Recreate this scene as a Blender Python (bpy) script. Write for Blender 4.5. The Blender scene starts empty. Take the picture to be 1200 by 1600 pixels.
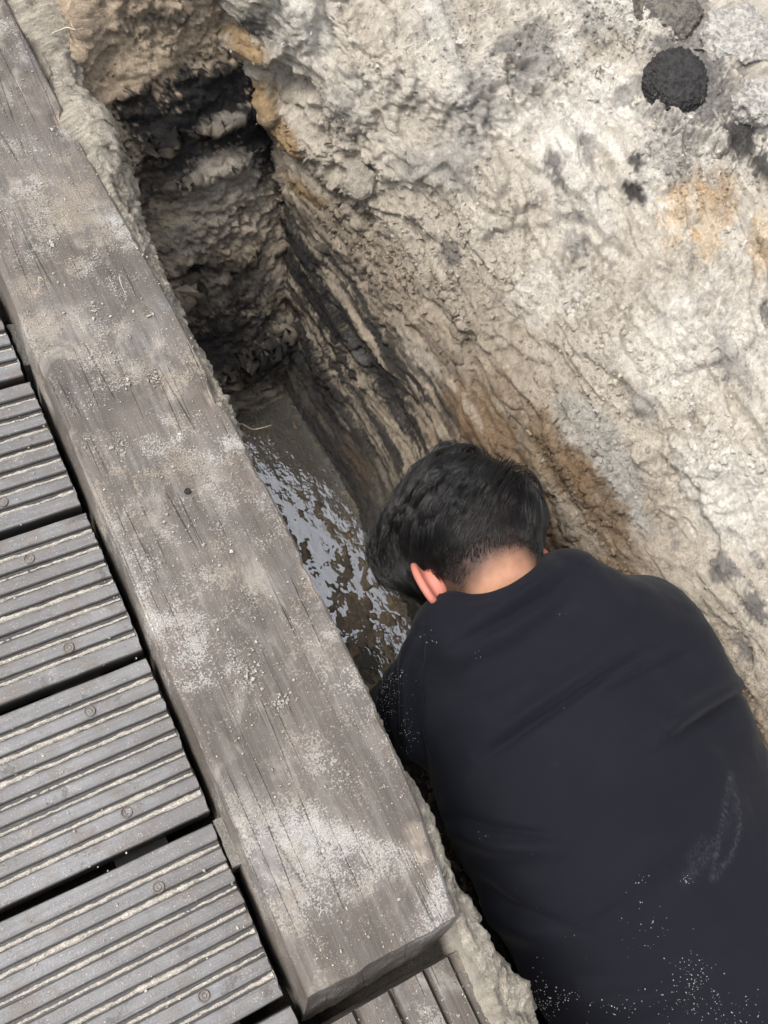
import bpy, math, random
import numpy as np
from mathutils import Matrix, Vector
from mathutils.bvhtree import BVHTree

random.seed(7)
RNG = np.random.default_rng(7)
scene = bpy.context.scene
COL = scene.collection

# ------------------------------------------------------------------ camera
F_PX = 1550.0
CAM = np.array([-0.3057, 0.0, 1.0234])
CR = np.array([[0.87186476, -0.44506884, 0.20436625],
               [0.32448507, 0.83751694, 0.43963031],
               [0.36682595, 0.31698437, -0.87461971]])      # right, up, forward
cam_d = bpy.data.cameras.new('camera')
cam = bpy.data.objects.new('camera', cam_d)
COL.objects.link(cam)
cam.matrix_world = Matrix(((CR[0, 0], CR[1, 0], -CR[2, 0], CAM[0]),
                           (CR[0, 1], CR[1, 1], -CR[2, 1], CAM[1]),
                           (CR[0, 2], CR[1, 2], -CR[2, 2], CAM[2]),
                           (0, 0, 0, 1)))
cam_d.sensor_fit = 'VERTICAL'
cam_d.sensor_height = 36.0
cam_d.lens = 36.0 * F_PX / 1600.0
cam_d.clip_start = 0.02
cam_d.clip_end = 200
scene.camera = cam

# ------------------------------------------------------------------ sky, sun, exposure
world = bpy.data.worlds.new('World')
scene.world = world
world.use_nodes = True
wn = world.node_tree.nodes
wl = world.node_tree.links
SUN_EL, SUN_AZ = math.radians(60), math.radians(-80)      # azimuth from +y towards +x
sky = wn.new('ShaderNodeTexSky')
sky.sky_type = 'NISHITA'
sky.sun_disc = False
sky.sun_elevation = SUN_EL
sky.sun_rotation = SUN_AZ
sky.dust_density = 4.0
sky.air_density = 1.0
sky.ozone_density = 1.0
hs = wn.new('ShaderNodeHueSaturation')
hs.inputs['Saturation'].default_value = 0.30
bg = wn['Background']
bg.inputs['Strength'].default_value = 0.15
wl.new(sky.outputs[0], hs.inputs['Color'])
wl.new(hs.outputs[0], bg.inputs['Color'])
sun_d = bpy.data.lights.new('sun', 'SUN')
sun_d.energy = 1.3
sun_d.angle = math.radians(22)
sun_d.color = (1.0, 0.965, 0.92)
sun = bpy.data.objects.new('sun', sun_d)
COL.objects.link(sun)
sd = Vector((math.sin(SUN_AZ) * math.cos(SUN_EL), math.cos(SUN_AZ) * math.cos(SUN_EL), math.sin(SUN_EL)))
sun.rotation_euler = sd.to_track_quat('Z', 'Y').to_euler()
sun.location = (0, 0, 5)
scene.view_settings.view_transform = 'Standard'
scene.view_settings.look = 'None'
scene.view_settings.gamma = 1.0
scene.view_settings.exposure = 1.0
scene.render.engine = 'CYCLES'


# ------------------------------------------------------------------ helpers
def ray(px, py):
    return ((px - 600) / F_PX) * CR[0] - ((py - 800) / F_PX) * CR[1] + CR[2]


def at(px, py, z):
    """the point at height z that the photograph shows at a pixel of its 1200 x 1600 frame"""
    d = ray(px, py)
    return CAM + d * ((z - CAM[2]) / d[2])


def to_px(P):
    q = (P - CAM) @ CR.T
    return np.stack([600 + F_PX * q[:, 0] / q[:, 2], 800 - F_PX * q[:, 1] / q[:, 2], q[:, 2]], 1)


_perm = np.random.default_rng(3).permutation(256)
_perm = np.concatenate([_perm, _perm, _perm]).astype(np.int32)
_g = np.random.default_rng(4).normal(size=(256, 3))
_g = (_g / np.linalg.norm(_g, axis=1)[:, None]).astype(np.float32)


def perlin(P):
    P = np.asarray(P, dtype=np.float32)
    i = np.floor(P).astype(np.int32)
    f = P - i
    i &= 255
    u = f * f * f * (f * (f * 6 - 15) + 10)
    r = 0
    for dx in (0, 1):
        wx = u[:, 0] if dx else 1 - u[:, 0]
        hx = _perm[i[:, 0] + dx]
        for dy in (0, 1):
            wy = wx * (u[:, 1] if dy else 1 - u[:, 1])
            hy = _perm[hx + i[:, 1] + dy]
            for dz in (0, 1):
                g = _g[_perm[hy + i[:, 2] + dz]]
                dot = (g[:, 0] * (f[:, 0] - dx) + g[:, 1] * (f[:, 1] - dy) + g[:, 2] * (f[:, 2] - dz))
                r = r + wy * (u[:, 2] if dz else 1 - u[:, 2]) * dot
    return r * 1.6


def fbm(P, scale, octaves=4, gain=0.5, seed=0, ridged=False):
    P = np.asarray(P) * np.asarray(scale) + seed * 17.31
    a, s, out = 1.0, 0.0, 0
    for _ in range(octaves):
        n = perlin(P)
        if ridged:
            n = 1 - 2 * np.abs(n)
        out = out + a * n
        s += a
        a *= gain
        P = P * 2.03 + 5.7
    return out / s


def sstep(a, b, x):
    t = np.clip((x - a) / (b - a), 0, 1)
    return t * t * (3 - 2 * t)


def new_mesh(name, V, Fq, mat=None, parent=None, smooth=True, attrs=None):
    """V (n,3) array, Fq (m,3|4) array -> one linked mesh object"""
    V = np.ascontiguousarray(V, dtype=np.float32)
    Fq = np.ascontiguousarray(Fq, dtype=np.int32)
    me = bpy.data.meshes.new(name)
    me.vertices.add(len(V))
    me.vertices.foreach_set('co', V.ravel())
    k = Fq.shape[1]
    me.loops.add(Fq.size)
    me.loops.foreach_set('vertex_index', Fq.ravel())
    me.polygons.add(len(Fq))
    me.polygons.foreach_set('loop_start', np.arange(0, Fq.size, k, dtype=np.int32))
    me.polygons.foreach_set('use_smooth', np.full(len(Fq), smooth, dtype=bool))
    if attrs:
        for n, a in attrs.items():
            a = np.asarray(a, dtype=np.float32)
            if a.ndim == 1:
                me.attributes.new(n, 'FLOAT', 'POINT').data.foreach_set('value', a)
            else:
                rgba = np.concatenate([a, np.ones((len(a), 1), np.float32)], 1).astype(np.float32)
                me.attributes.new(n, 'FLOAT_COLOR', 'POINT').data.foreach_set('color', rgba.ravel())
    me.update(calc_edges=True)
    me.validate()
    if mat:
        me.materials.append(mat)
    o = bpy.data.objects.new(name, me)
    COL.objects.link(o)
    if parent:
        o.parent = parent
        o.matrix_parent_inverse = parent.matrix_world.inverted()
    return o


def empty(name, loc):
    o = bpy.data.objects.new(name, None)
    COL.objects.link(o)
    o.location = loc
    o.empty_display_size = 0.05
    o.matrix_world = Matrix.Translation(loc)
    return o


def tag(o, label=None, category=None, group=None, kind=None):
    for k, v in (('label', label), ('category', category), ('group', group), ('kind', kind)):
        if v:
            o[k] = v
    return o


def grid_faces(n, m):
    i = np.arange(n - 1)[:, None] * m + np.arange(m - 1)[None, :]
    i = i.ravel()
    return np.stack([i, i + 1, i + m + 1, i + m], 1)


def grid_normals(P):
    du = np.gradient(P, axis=0)
    dv = np.gradient(P, axis=1)
    n = np.cross(du, dv)
    return n / (np.linalg.norm(n, axis=2, keepdims=True) + 1e-12)


def surface_nets(Fv, origin, h):
    ins = Fv < 0
    c = [ins[dx:ins.shape[0] - 1 + dx, dy:ins.shape[1] - 1 + dy, dz:ins.shape[2] - 1 + dz]
         for dx in (0, 1) for dy in (0, 1) for dz in (0, 1)]
    s = sum(x.astype(np.int8) for x in c)
    act = (s > 0) & (s < 8)
    cell = np.argwhere(act)
    idx = np.full(act.shape, -1, np.int32)
    idx[act] = np.arange(len(cell))
    corner = {}
    for dx in (0, 1):
        for dy in (0, 1):
            for dz in (0, 1):
                corner[(dx, dy, dz)] = Fv[cell[:, 0] + dx, cell[:, 1] + dy, cell[:, 2] + dz]
    acc = np.zeros((len(cell), 3))
    cnt = np.zeros(len(cell))
    for ax in range(3):
        o1, o2 = [a for a in range(3) if a != ax]
        for p in (0, 1):
            for q in (0, 1):
                k0 = [0, 0, 0]
                k0[o1], k0[o2] = p, q
                k1 = list(k0)
                k1[ax] = 1
                a, b = corner[tuple(k0)], corner[tuple(k1)]
                m = (a < 0) != (b < 0)
                t = np.where(m, a / np.where(m, a - b, 1), 0)
                pos = np.tile(np.array(k0, float), (len(cell), 1))
                pos[:, ax] = t
                acc += pos * m[:, None]
                cnt += m
    V = (cell + acc / cnt[:, None]) * h + np.asarray(origin)
    faces = []
    for ax in range(3):
        o1, o2 = [(1, 2), (2, 0), (0, 1)][ax]
        sl0 = [slice(1, -1)] * 3
        sl1 = [slice(1, -1)] * 3
        sl0[ax], sl1[ax] = slice(0, -1), slice(1, None)
        a, b = ins[tuple(sl0)], ins[tuple(sl1)]
        e = np.argwhere(a != b)
        off = np.ones(3, int)
        off[ax] = 0
        g = e + off
        flip = a[e[:, 0], e[:, 1], e[:, 2]]

        def cid(d1, d2):
            q = g.copy()
            q[:, o1] += d1
            q[:, o2] += d2
            return idx[q[:, 0], q[:, 1], q[:, 2]]
        f = np.stack([cid(-1, -1), cid(0, -1), cid(0, 0), cid(-1, 0)], 1)
        f[~flip] = f[~flip][:, ::-1]
        faces.append(f)
    Fq = np.concatenate(faces)
    return V, Fq[(Fq >= 0).all(1)]


def smooth_verts(V, Fq, n=1, w=0.5):
    e = np.concatenate([Fq[:, [0, 1]], Fq[:, [1, 2]], Fq[:, [2, 3]], Fq[:, [3, 0]]])
    for _ in range(n):
        acc = np.zeros_like(V)
        cnt = np.zeros(len(V))
        for a, b in ((0, 1), (1, 0)):
            for k in range(3):
                acc[:, k] += np.bincount(e[:, a], V[e[:, b], k], len(V))
            cnt += np.bincount(e[:, a], minlength=len(V))
        V = V * (1 - w) + w * acc / np.maximum(cnt, 1)[:, None]
    return V


def vert_normals(V, Fq):
    n = np.cross(V[Fq[:, 2]] - V[Fq[:, 0]], V[Fq[:, 3]] - V[Fq[:, 1]])
    N = np.zeros_like(V)
    for k in range(4):
        for j in range(3):
            N[:, j] += np.bincount(Fq[:, k], n[:, j], len(V))
    return N / (np.linalg.norm(N, axis=1, keepdims=True) + 1e-12)


def tube(pts, rad, sides=5):
    pts = np.asarray(pts, float)
    n = len(pts)
    rad = np.broadcast_to(rad, (n,))
    T = np.gradient(pts, axis=0)
    T /= np.linalg.norm(T, axis=1)[:, None] + 1e-12
    A = np.cross(T, [0.31, 0.2, 0.93])
    A /= np.linalg.norm(A, axis=1)[:, None]
    B = np.cross(T, A)
    an = np.linspace(0, 2 * np.pi, sides, endpoint=False)
    V = pts[:, None] + rad[:, None, None] * (np.cos(an)[None, :, None] * A[:, None] + np.sin(an)[None, :, None] * B[:, None])
    i = (np.arange(n - 1)[:, None] * sides + np.arange(sides)[None]).ravel()
    j = (np.arange(n - 1)[:, None] * sides + ((np.arange(sides) + 1) % sides)[None]).ravel()
    return V.reshape(-1, 3), np.stack([i, j, j + sides, i + sides], 1)


def box_quads(x0, x1, y0, y1, z0, z1):
    V = np.array([(x, y, z) for x in (x0, x1) for y in (y0, y1) for z in (z0, z1)], float)
    Fq = np.array([(0, 1, 3, 2), (4, 6, 7, 5), (0, 4, 5, 1), (2, 3, 7, 6), (0, 2, 6, 4), (1, 5, 7, 3)])
    return V, Fq


def fold_disp(V, px_, folds):
    d = np.zeros(len(V))
    for pts, wdt, am, skew in folds:
        pts = np.array(pts, float)
        best = np.full(len(V), 1e9)
        side = np.zeros(len(V))
        tt = np.zeros(len(V))
        nseg = len(pts) - 1
        for i in range(nseg):
            a, b = pts[i], pts[i + 1]
            ab = b - a
            t = np.clip(((px_[:, :2] - a) @ ab) / (ab @ ab), 0, 1)
            q = px_[:, :2] - (a + t[:, None] * ab)
            dist = np.hypot(q[:, 0], q[:, 1])
            m = dist < best
            best[m] = dist[m]
            side[m] = np.sign(ab[0] * q[m, 1] - ab[1] * q[m, 0])
            tt[m] = (i + t[m]) / nseg
        env = np.sin(np.pi * np.clip(tt, 0.02, 0.98)) ** 0.6
        x = best * side
        # a soft roll on one side, a sharper valley on the other
        roll = np.exp(-((x - wdt * 0.9) / wdt) ** 2) - skew * np.exp(-((x + wdt * 0.15) / (wdt * 0.45)) ** 2)
        d += am * env * roll
    return d


# ------------------------------------------------------------------ materials
class NT:
    def __init__(self, name):
        self.m = bpy.data.materials.new(name)
        self.m.use_nodes = True
        self.t = self.m.node_tree
        self.b = self.t.nodes['Principled BSDF']
        self.geo = None

    def n(self, typ, **kw):
        x = self.t.nodes.new(typ)
        for k, v in kw.items():
            setattr(x, k, v)
        return x

    def link(self, a, b):
        self.t.links.new(a, b)

    def val(self, sock, v):
        if isinstance(v, (int, float)):
            sock.default_value = v
        elif isinstance(v, tuple):
            sock.default_value = v if len(v) == 4 or sock.type == 'VECTOR' else v + (1,)
        else:
            self.link(v, sock)

    def pos(self, scale=None):
        if self.geo is None:
            self.geo = self.n('ShaderNodeTexCoord').outputs['Object']
        if scale is None:
            return self.geo
        mp = self.n('ShaderNodeMapping')
        mp.inputs['Scale'].default_value = scale
        self.link(self.geo, mp.inputs['Vector'])
        return mp.outputs[0]

    def noise(self, scale, detail=4, rough=0.6, stretch=None, dist=0.0):
        x = self.n('ShaderNodeTexNoise')
        x.inputs['Scale'].default_value = scale
        x.inputs['Detail'].default_value = detail
        x.inputs['Roughness'].default_value = rough
        x.inputs['Distortion'].default_value = dist
        self.link(self.pos(stretch), x.inputs['Vector'])
        return x.outputs['Fac']

    def voro(self, scale, feature='F1', out='Distance', rnd=1.0, stretch=None):
        x = self.n('ShaderNodeTexVoronoi', feature=feature)
        x.inputs['Scale'].default_value = scale
        x.inputs['Randomness'].default_value = rnd
        self.link(self.pos(stretch), x.inputs['Vector'])
        return x.outputs[out]

    def ramp(self, v, a, b, lo=0.0, hi=1.0):
        x = self.n('ShaderNodeMapRange', interpolation_type='SMOOTHSTEP')
        self.link(v, x.inputs[0])
        for i, q in zip((1, 2, 3, 4), (a, b, lo, hi)):
            x.inputs[i].default_value = q
        return x.outputs[0]

    def math(self, op, a, b=0.0, clamp=False):
        x = self.n('ShaderNodeMath', operation=op, use_clamp=clamp)
        self.val(x.inputs[0], a)
        self.val(x.inputs[1], b)
        return x.outputs[0]

    def mix(self, f, a, b, mode='MIX'):
        x = self.n('ShaderNodeMix', data_type='RGBA', blend_type=mode)
        self.val(x.inputs[0], f)
        self.val(x.inputs[6], a)
        self.val(x.inputs[7], b)
        return x.outputs[2]

    def attr(self, name, out='Fac'):
        return self.n('ShaderNodeAttribute', attribute_name=name).outputs[out]

    def bump(self, h, dist, strength=1.0, prev=None):
        x = self.n('ShaderNodeBump')
        x.inputs['Strength'].default_value = strength
        x.inputs['Distance'].default_value = dist
        self.link(h, x.inputs['Height'])
        if prev is not None:
            self.link(prev, x.inputs['Normal'])
        return x.outputs[0]

    def out(self, color=None, rough=None, normal=None, **kw):
        if color is not None:
            self.val(self.b.inputs['Base Color'], color)
        if rough is not None:
            self.val(self.b.inputs['Roughness'], rough)
        if normal is not None:
            self.link(normal, self.b.inputs['Normal'])
        for k, v in kw.items():
            self.val(self.b.inputs[k.replace('_', ' ')], v)
        return self.m


def soil_material(name):
    m = NT(name)
    col = m.attr('tint', 'Color')
    wet = m.attr('wet')
    g1 = m.noise(300, 4, 0.75)
    g2 = m.noise(60, 5, 0.65)
    g3 = m.noise(620, 2, 0.6)
    c = m.mix(m.ramp(g2, 0.3, 0.7, 0.0, 0.55), col, (0.40, 0.38, 0.35), 'MULTIPLY')
    c = m.mix(0.55, col, c)
    # single dark and pale grains
    c = m.mix(m.ramp(g1, 0.56, 0.70, 0.0, 0.60), c, (0.10, 0.085, 0.07))
    c = m.mix(m.ramp(g3, 0.54, 0.68, 0.0, 0.6), c, m.mix(1.0, c, (1.45, 1.43, 1.38), 'MULTIPLY'))
    r = m.ramp(wet, 0, 1, 0.95, 0.38)
    n = m.bump(m.noise(45, 7, 0.7), 0.014, 0.8)
    n = m.bump(g1, 0.005, 1.0, n)
    n = m.bump(g3, 0.0016, 0.7, n)
    return m.out(c, r, n, Specular_IOR_Level=m.ramp(wet, 0, 1, 0.12, 0.5))


def sand_material(name, col=(0.56, 0.50, 0.42)):
    m = NT(name)
    g = m.noise(500, 3, 0.7)
    c = m.mix(m.ramp(g, 0.35, 0.7), (col[0] * 0.6, col[1] * 0.57, col[2] * 0.53), (col[0] * 1.2, col[1] * 1.2, col[2] * 1.2))
    c = m.mix(m.ramp(m.noise(320, 2), 0.62, 0.72, 0, 0.6), c, (0.12, 0.10, 0.08))
    return m.out(c, 0.95, m.bump(g, 0.003, 0.9), Specular_IOR_Level=0.15)


def beam_material(name, seed=0.0, dust=1.0):
    m = NT(name)
    st = (1.0, 0.06, 1.0)
    grain = m.noise(190, 5, 0.7, (1, 0.035, 1), 0.4)
    grain2 = m.noise(60, 4, 0.6, st)
    tone = m.noise(7 + seed, 4, 0.55)
    c = m.mix(m.ramp(tone, 0.35, 0.65), (0.076, 0.063, 0.052), (0.134, 0.115, 0.099))
    c = m.mix(m.ramp(m.noise(11, 3), 0.55, 0.75, 0, 0.5), c, (0.12, 0.085, 0.062))
    c = m.mix(m.ramp(m.noise(5.3, 3), 0.52, 0.68, 0, 0.6), c, (0.150, 0.150, 0.150))
    c = m.mix(m.ramp(grain, 0.42, 0.62, 0, 0.42), c, (0.06, 0.053, 0.05))
    c = m.mix(m.ramp(grain2, 0.5, 0.7, 0, 0.30), c, (0.22, 0.205, 0.19))
    # thin drying checks along the grain
    chk = m.voro(34, 'DISTANCE_TO_EDGE', 'Distance', 1.0, (1, 0.028, 0.2))
    chm = m.math('MULTIPLY', m.ramp(chk, 0.0, 0.022, 1, 0), m.ramp(m.noise(6, 3), 0.47, 0.56))
    # dry sand that was trodden and brushed over it
    patch = m.noise(7.5, 7, 0.66)
    p2 = m.noise(24, 6, 0.72)
    fine = m.noise(420, 3, 0.75)
    reg = m.math('ADD', m.math('MULTIPLY', m.ramp(patch, 0.43, 0.68), 0.62), m.math('MULTIPLY', m.ramp(p2, 0.36, 0.68), 0.45))
    msk = m.math('ADD', fine, m.math('MULTIPLY', reg, 0.40))
    film = m.ramp(msk, 0.665, 0.84, 0, 0.75 * dust)
    thick = m.ramp(msk, 0.80, 0.92, 0, 0.9 * dust)
    speck = m.ramp(m.noise(560, 2, 0.6), 0.635, 0.70, 0, 0.7 * dust)
    scn = m.noise(75, 0, 0.5, (1, 0.05, 1))
    scr = m.ramp(m.math('ABSOLUTE', m.math('SUBTRACT', scn, 0.5)), 0.0, 0.006, 0.8, 0)
    scr = m.math('MULTIPLY', scr, m.ramp(m.noise(12, 3), 0.56, 0.64))
    tint = m.mix(m.ramp(m.noise(9, 4, 0.65), 0.40, 0.62), (0.37, 0.315, 0.245), (0.56, 0.54, 0.51))
    c = m.mix(m.math('MULTIPLY', chm, 0.55), c, (0.03, 0.026, 0.024))
    c = m.mix(m.math('MULTIPLY', scr, dust), c, tint)
    smear = m.math('MULTIPLY', m.ramp(m.noise(16, 7, 0.72, (1, 0.55, 1), 1.2), 0.47, 0.66), m.ramp(m.noise(5.5, 4), 0.38, 0.6))
    c = m.mix(m.math('MULTIPLY', smear, 0.42 * dust), c, (0.40, 0.37, 0.325))
    c = m.mix(film, c, tint)
    c = m.mix(speck, c, tint)
    c = m.mix(m.attr('raw'), c, m.mix(m.ramp(grain, 0.4, 0.6), (0.20, 0.135, 0.085), (0.52, 0.45, 0.37)))
    n = m.bump(grain, 0.0022, 0.5)
    n = m.bump(m.math('SUBTRACT', 1.0, chm), 0.003, 0.6, n)
    n = m.bump(m.math('ADD', thick, m.math('MULTIPLY', speck, 0.5)), 0.0022, 0.8, n)
    r = m.ramp(film, 0, 0.6, 0.62, 0.95)
    return m.out(c, r, n, Specular_IOR_Level=0.35)


def board_material(name):
    m = NT(name)
    inf = m.n('ShaderNodeObjectInfo').outputs['Random']
    grain = m.noise(240, 4, 0.7, (0.03, 1, 1), 0.3)
    tone = m.noise(9, 4, 0.6)
    c = m.mix(m.ramp(tone, 0.35, 0.65), (0.118, 0.113, 0.111), (0.182, 0.179, 0.183))
    c = m.mix(m.math('MULTIPLY', inf, 0.4), c, (0.135, 0.128, 0.122))
    c = m.mix(m.ramp(grain, 0.45, 0.62, 0, 0.35), c, (0.075, 0.072, 0.072))
    c = m.mix(m.ramp(m.noise(26, 5, 0.7), 0.50, 0.66, 0, 0.7), c, (0.120, 0.098, 0.080))
    c = m.mix(m.ramp(m.noise(6, 4, 0.7), 0.52, 0.68, 0, 0.45), c, (0.085, 0.075, 0.066))
    c = m.mix(m.ramp(m.noise(38, 5, 0.7), 0.60, 0.68, 0, 0.7), c, (0.055, 0.05, 0.046))
    fine = m.noise(520, 3, 0.75)
    msk = m.math('ADD', m.noise(22, 6, 0.7), m.math('MULTIPLY', m.math('SUBTRACT', fine, 0.5), 0.7))
    film = m.ramp(msk, 0.60, 0.82, 0, 0.55)
    speck = m.ramp(m.noise(600, 2, 0.6), 0.66, 0.70, 0, 0.75)
    c = m.mix(film, c, (0.46, 0.43, 0.38))
    c = m.mix(speck, c, (0.55, 0.52, 0.47))
    c = m.mix(m.attr('low'), c, (0.035, 0.032, 0.030))
    n = m.bump(grain, 0.0012, 0.5)
    n = m.bump(fine, 0.0012, 0.5, n)
    return m.out(c, m.ramp(film, 0, 0.5, 0.34, 0.9), n, Specular_IOR_Level=0.5)


def plain(name, col, rough=0.8, var=0.3, scale=60, bump=0.002, spec=0.3, metal=0.0):
    m = NT(name)
    g = m.noise(scale, 5, 0.65)
    c = m.mix(m.ramp(g, 0.3, 0.7), tuple(x * (1 - var) for x in col), tuple(x * (1 + var) for x in col))
    return m.out(c, rough, m.bump(g, bump, 0.8), Specular_IOR_Level=spec, Metallic=metal)


M_SOIL = soil_material('soil')
M_SAND = sand_material('dry_sand')
M_GRAIN = plain('sand_grain', (0.66, 0.62, 0.55), 0.9, 0.25, 900, 0.0004, 0.3)
M_BEAM = beam_material('weathered_beam')
M_PLANK = beam_material('weathered_plank', 2.0, 0.85)
M_BOARD = board_material('ridged_board')
M_DARKWOOD = plain('gap_shade_wood', (0.008, 0.007, 0.006), 0.85)  # joist colour near black: shade of the gaps between boards put into the wood
M_GRIT = soil_material('grit')
M_SCREW = plain('screw_metal', (0.16, 0.14, 0.12), 0.5, 0.4, 700, 0.0006, 0.5, 0.8)
M_HOLE = plain('screw_hole', (0.02, 0.018, 0.016), 0.9)
M_PEAT = plain('peat', (0.030, 0.029, 0.030), 0.92, 0.45, 220, 0.004, 0.2)
M_ROOT = plain('root', (0.42, 0.36, 0.26), 0.7, 0.3, 200, 0.0004)
M_MOSS = plain('moss', (0.06, 0.062, 0.03), 0.95, 0.5, 300, 0.003)

# ------------------------------------------------------------------ the pit: ground sheet
# cross-sections (x, z) at several stations along y
LEFT = lambda lx, ux: [(q[0] - (0.008 if 5 < i < 8 else 0), q[1]) for i, q in enumerate(LEFT0(lx, ux))]
LEFT0 = lambda lx, ux: [(-25, -0.22), (-0.7, -0.22), (-0.24, -0.19), (-0.10, -0.13), (-0.02, -0.10), (-0.008, -0.016),
                       (lx, -0.018), (lx + 0.008, -0.055), (ux, -0.30), (ux + 0.02, -0.60), (0.06, -0.74), (0.2, -0.75)]
NEAR_R = [(0.44, -0.74), (0.50, -0.65), (0.54, -0.5), (0.58, -0.35), (0.62, -0.20), (0.69, -0.10), (0.77, -0.03), (0.99, 0.07), (1.45, 0.16), (2.6, 0.22), (25, 0.22)]
FILL = [(0.13, -0.03), (0.15, -0.04), (0.17, -0.05), (0.2, -0.06), (0.24, -0.06), (0.28, -0.05), (0.33, -0.04), (0.38, -0.03), (0.43, -0.02), (0.48, -0.01), (0.55, 0.01), (0.65, 0.03), (0.9, 0.10), (1.45, 0.18), (2.6, 0.22), (25, 0.22)]
OUT = [(1.45, 0.17), (2.6, 0.22), (25, 0.22)]
SECT = [
    (-25.0, LEFT(0.03, -0.06) + NEAR_R),
    (-0.20, LEFT(0.030, -0.06) + NEAR_R),
    (0.02, LEFT(0.020, -0.06) + [(0.42, -0.74), (0.47, -0.65), (0.52, -0.5), (0.57, -0.35), (0.615, -0.20), (0.68, -0.10), (0.76, -0.03), (0.98, 0.07)] + OUT),
    (0.18, LEFT(0.013, -0.03) + [(0.36, -0.74), (0.40, -0.65), (0.46, -0.5), (0.525, -0.35), (0.59, -0.20), (0.66, -0.10), (0.75, -0.035), (0.98, 0.07)] + OUT),
    (0.36, LEFT(0.014, -0.01) + [(0.34, -0.74), (0.370, -0.65), (0.425, -0.5), (0.485, -0.35), (0.555, -0.20), (0.63, -0.105), (0.73, -0.04), (0.97, 0.07)] + OUT),
    (0.60, LEFT(0.020, 0.0) + [(0.335, -0.73), (0.363, -0.65), (0.415, -0.5), (0.468, -0.35), (0.532, -0.20), (0.605, -0.105), (0.705, -0.04), (0.97, 0.075)] + OUT),
    (0.86, LEFT(0.022, 0.0) + [(0.325, -0.73), (0.350, -0.65), (0.392, -0.5), (0.432, -0.34), (0.472, -0.19), (0.535, -0.09), (0.645, -0.02), (0.95, 0.085)] + OUT),
    (1.10, LEFT(0.036, 0.02) + [(0.325, -0.73), (0.345, -0.65), (0.365, -0.5), (0.382, -0.33), (0.376, -0.17), (0.375, -0.06), (0.44, 0.02), (0.9, 0.10)] + OUT),
    (1.24, LEFT(0.056, 0.03) + [(0.325, -0.73), (0.345, -0.65), (0.36, -0.5), (0.365, -0.33), (0.335, -0.17), (0.295, -0.05), (0.30, 0.05), (0.85, 0.13)] + OUT),
    (1.45, LEFT(0.095, 0.06) + [(0.32, -0.73), (0.345, -0.65), (0.36, -0.5), (0.37, -0.32), (0.36, -0.15), (0.38, -0.04), (0.5, 0.03), (0.9, 0.10)] + OUT),
    (2.10, LEFT(0.095, 0.06)[:7] + FILL),
    (25.0, LEFT(0.095, 0.06)[:7] + FILL),
]
SY = np.array([s[0] for s in SECT])
SC = np.array([s[1] for s in SECT], float)                       # stations x control points x 2
STEP = 0.0033
ys = np.concatenate([-0.42 - np.geomspace(0.01, 25, 34)[::-1], np.arange(-0.42, 1.36, STEP), 1.36 + np.geomspace(0.01, 25, 34)])
ref = SC[5]
ts = []
for k in range(len(ref) - 1):
    L = np.hypot(*(ref[k + 1] - ref[k]))
    if L > 1.0:
        s = np.geomspace(0.02, 1, 14)
        s = (1 - s)[::-1] if k < 2 else s - 0.02 + 0.001
        ts.append(k + np.clip(s, 0, 0.999))
    else:
        fine = 5 <= k < 19
        n = max(2, int(L / (STEP if fine else 0.02)))
        ts.append(k + np.linspace(0, 1, n, endpoint=False))
ts = np.concatenate(ts + [[len(ref) - 1.0]])
prof = np.empty((len(ys), len(ref), 2))
for k in range(len(ref)):
    for c in range(2):
        # smooth between the stations
        j = np.clip(np.searchsorted(SY, ys, side='right') - 1, 0, len(SY) - 2)
        t = np.clip((ys - SY[j]) / (SY[j + 1] - SY[j]), 0, 1)
        t = t * t * (3 - 2 * t)
        prof[:, k, c] = SC[j, k, c] * (1 - t) + SC[j + 1, k, c] * t
yl = np.stack([ys * 0, ys, ys * 0], 1)
for k in (6, 7):
    prof[:, k, 0] += 0.010 * fbm(yl + k, 8, 3, seed=11) + 0.005 * fbm(yl, 40, 3, seed=12)
prof[:, 6, 1] -= 0.016 * np.abs(fbm(yl, 14, 3, seed=13))
k0 = np.clip(ts.astype(int), 0, len(ref) - 2)
fr = ts - k0
XZ = prof[:, k0] * (1 - fr)[None, :, None] + prof[:, k0 + 1] * fr[None, :, None]
ker = np.array([1, 2, 3, 2, 1]) / 9.0
fine_cols = (ts > 5.5) & (ts < 19)
for _ in range(5):
    pad = np.concatenate([XZ[:, :1], XZ[:, :1], XZ, XZ[:, -1:], XZ[:, -1:]], 1)
    sm = sum(ker[q] * pad[:, q:q + XZ.shape[1]] for q in range(5))
    XZ = np.where(fine_cols[None, :, None], sm, XZ)
P = np.empty(XZ.shape[:2] + (3,))
P[..., 0], P[..., 1], P[..., 2] = XZ[..., 0], ys[:, None], XZ[..., 1]


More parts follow.
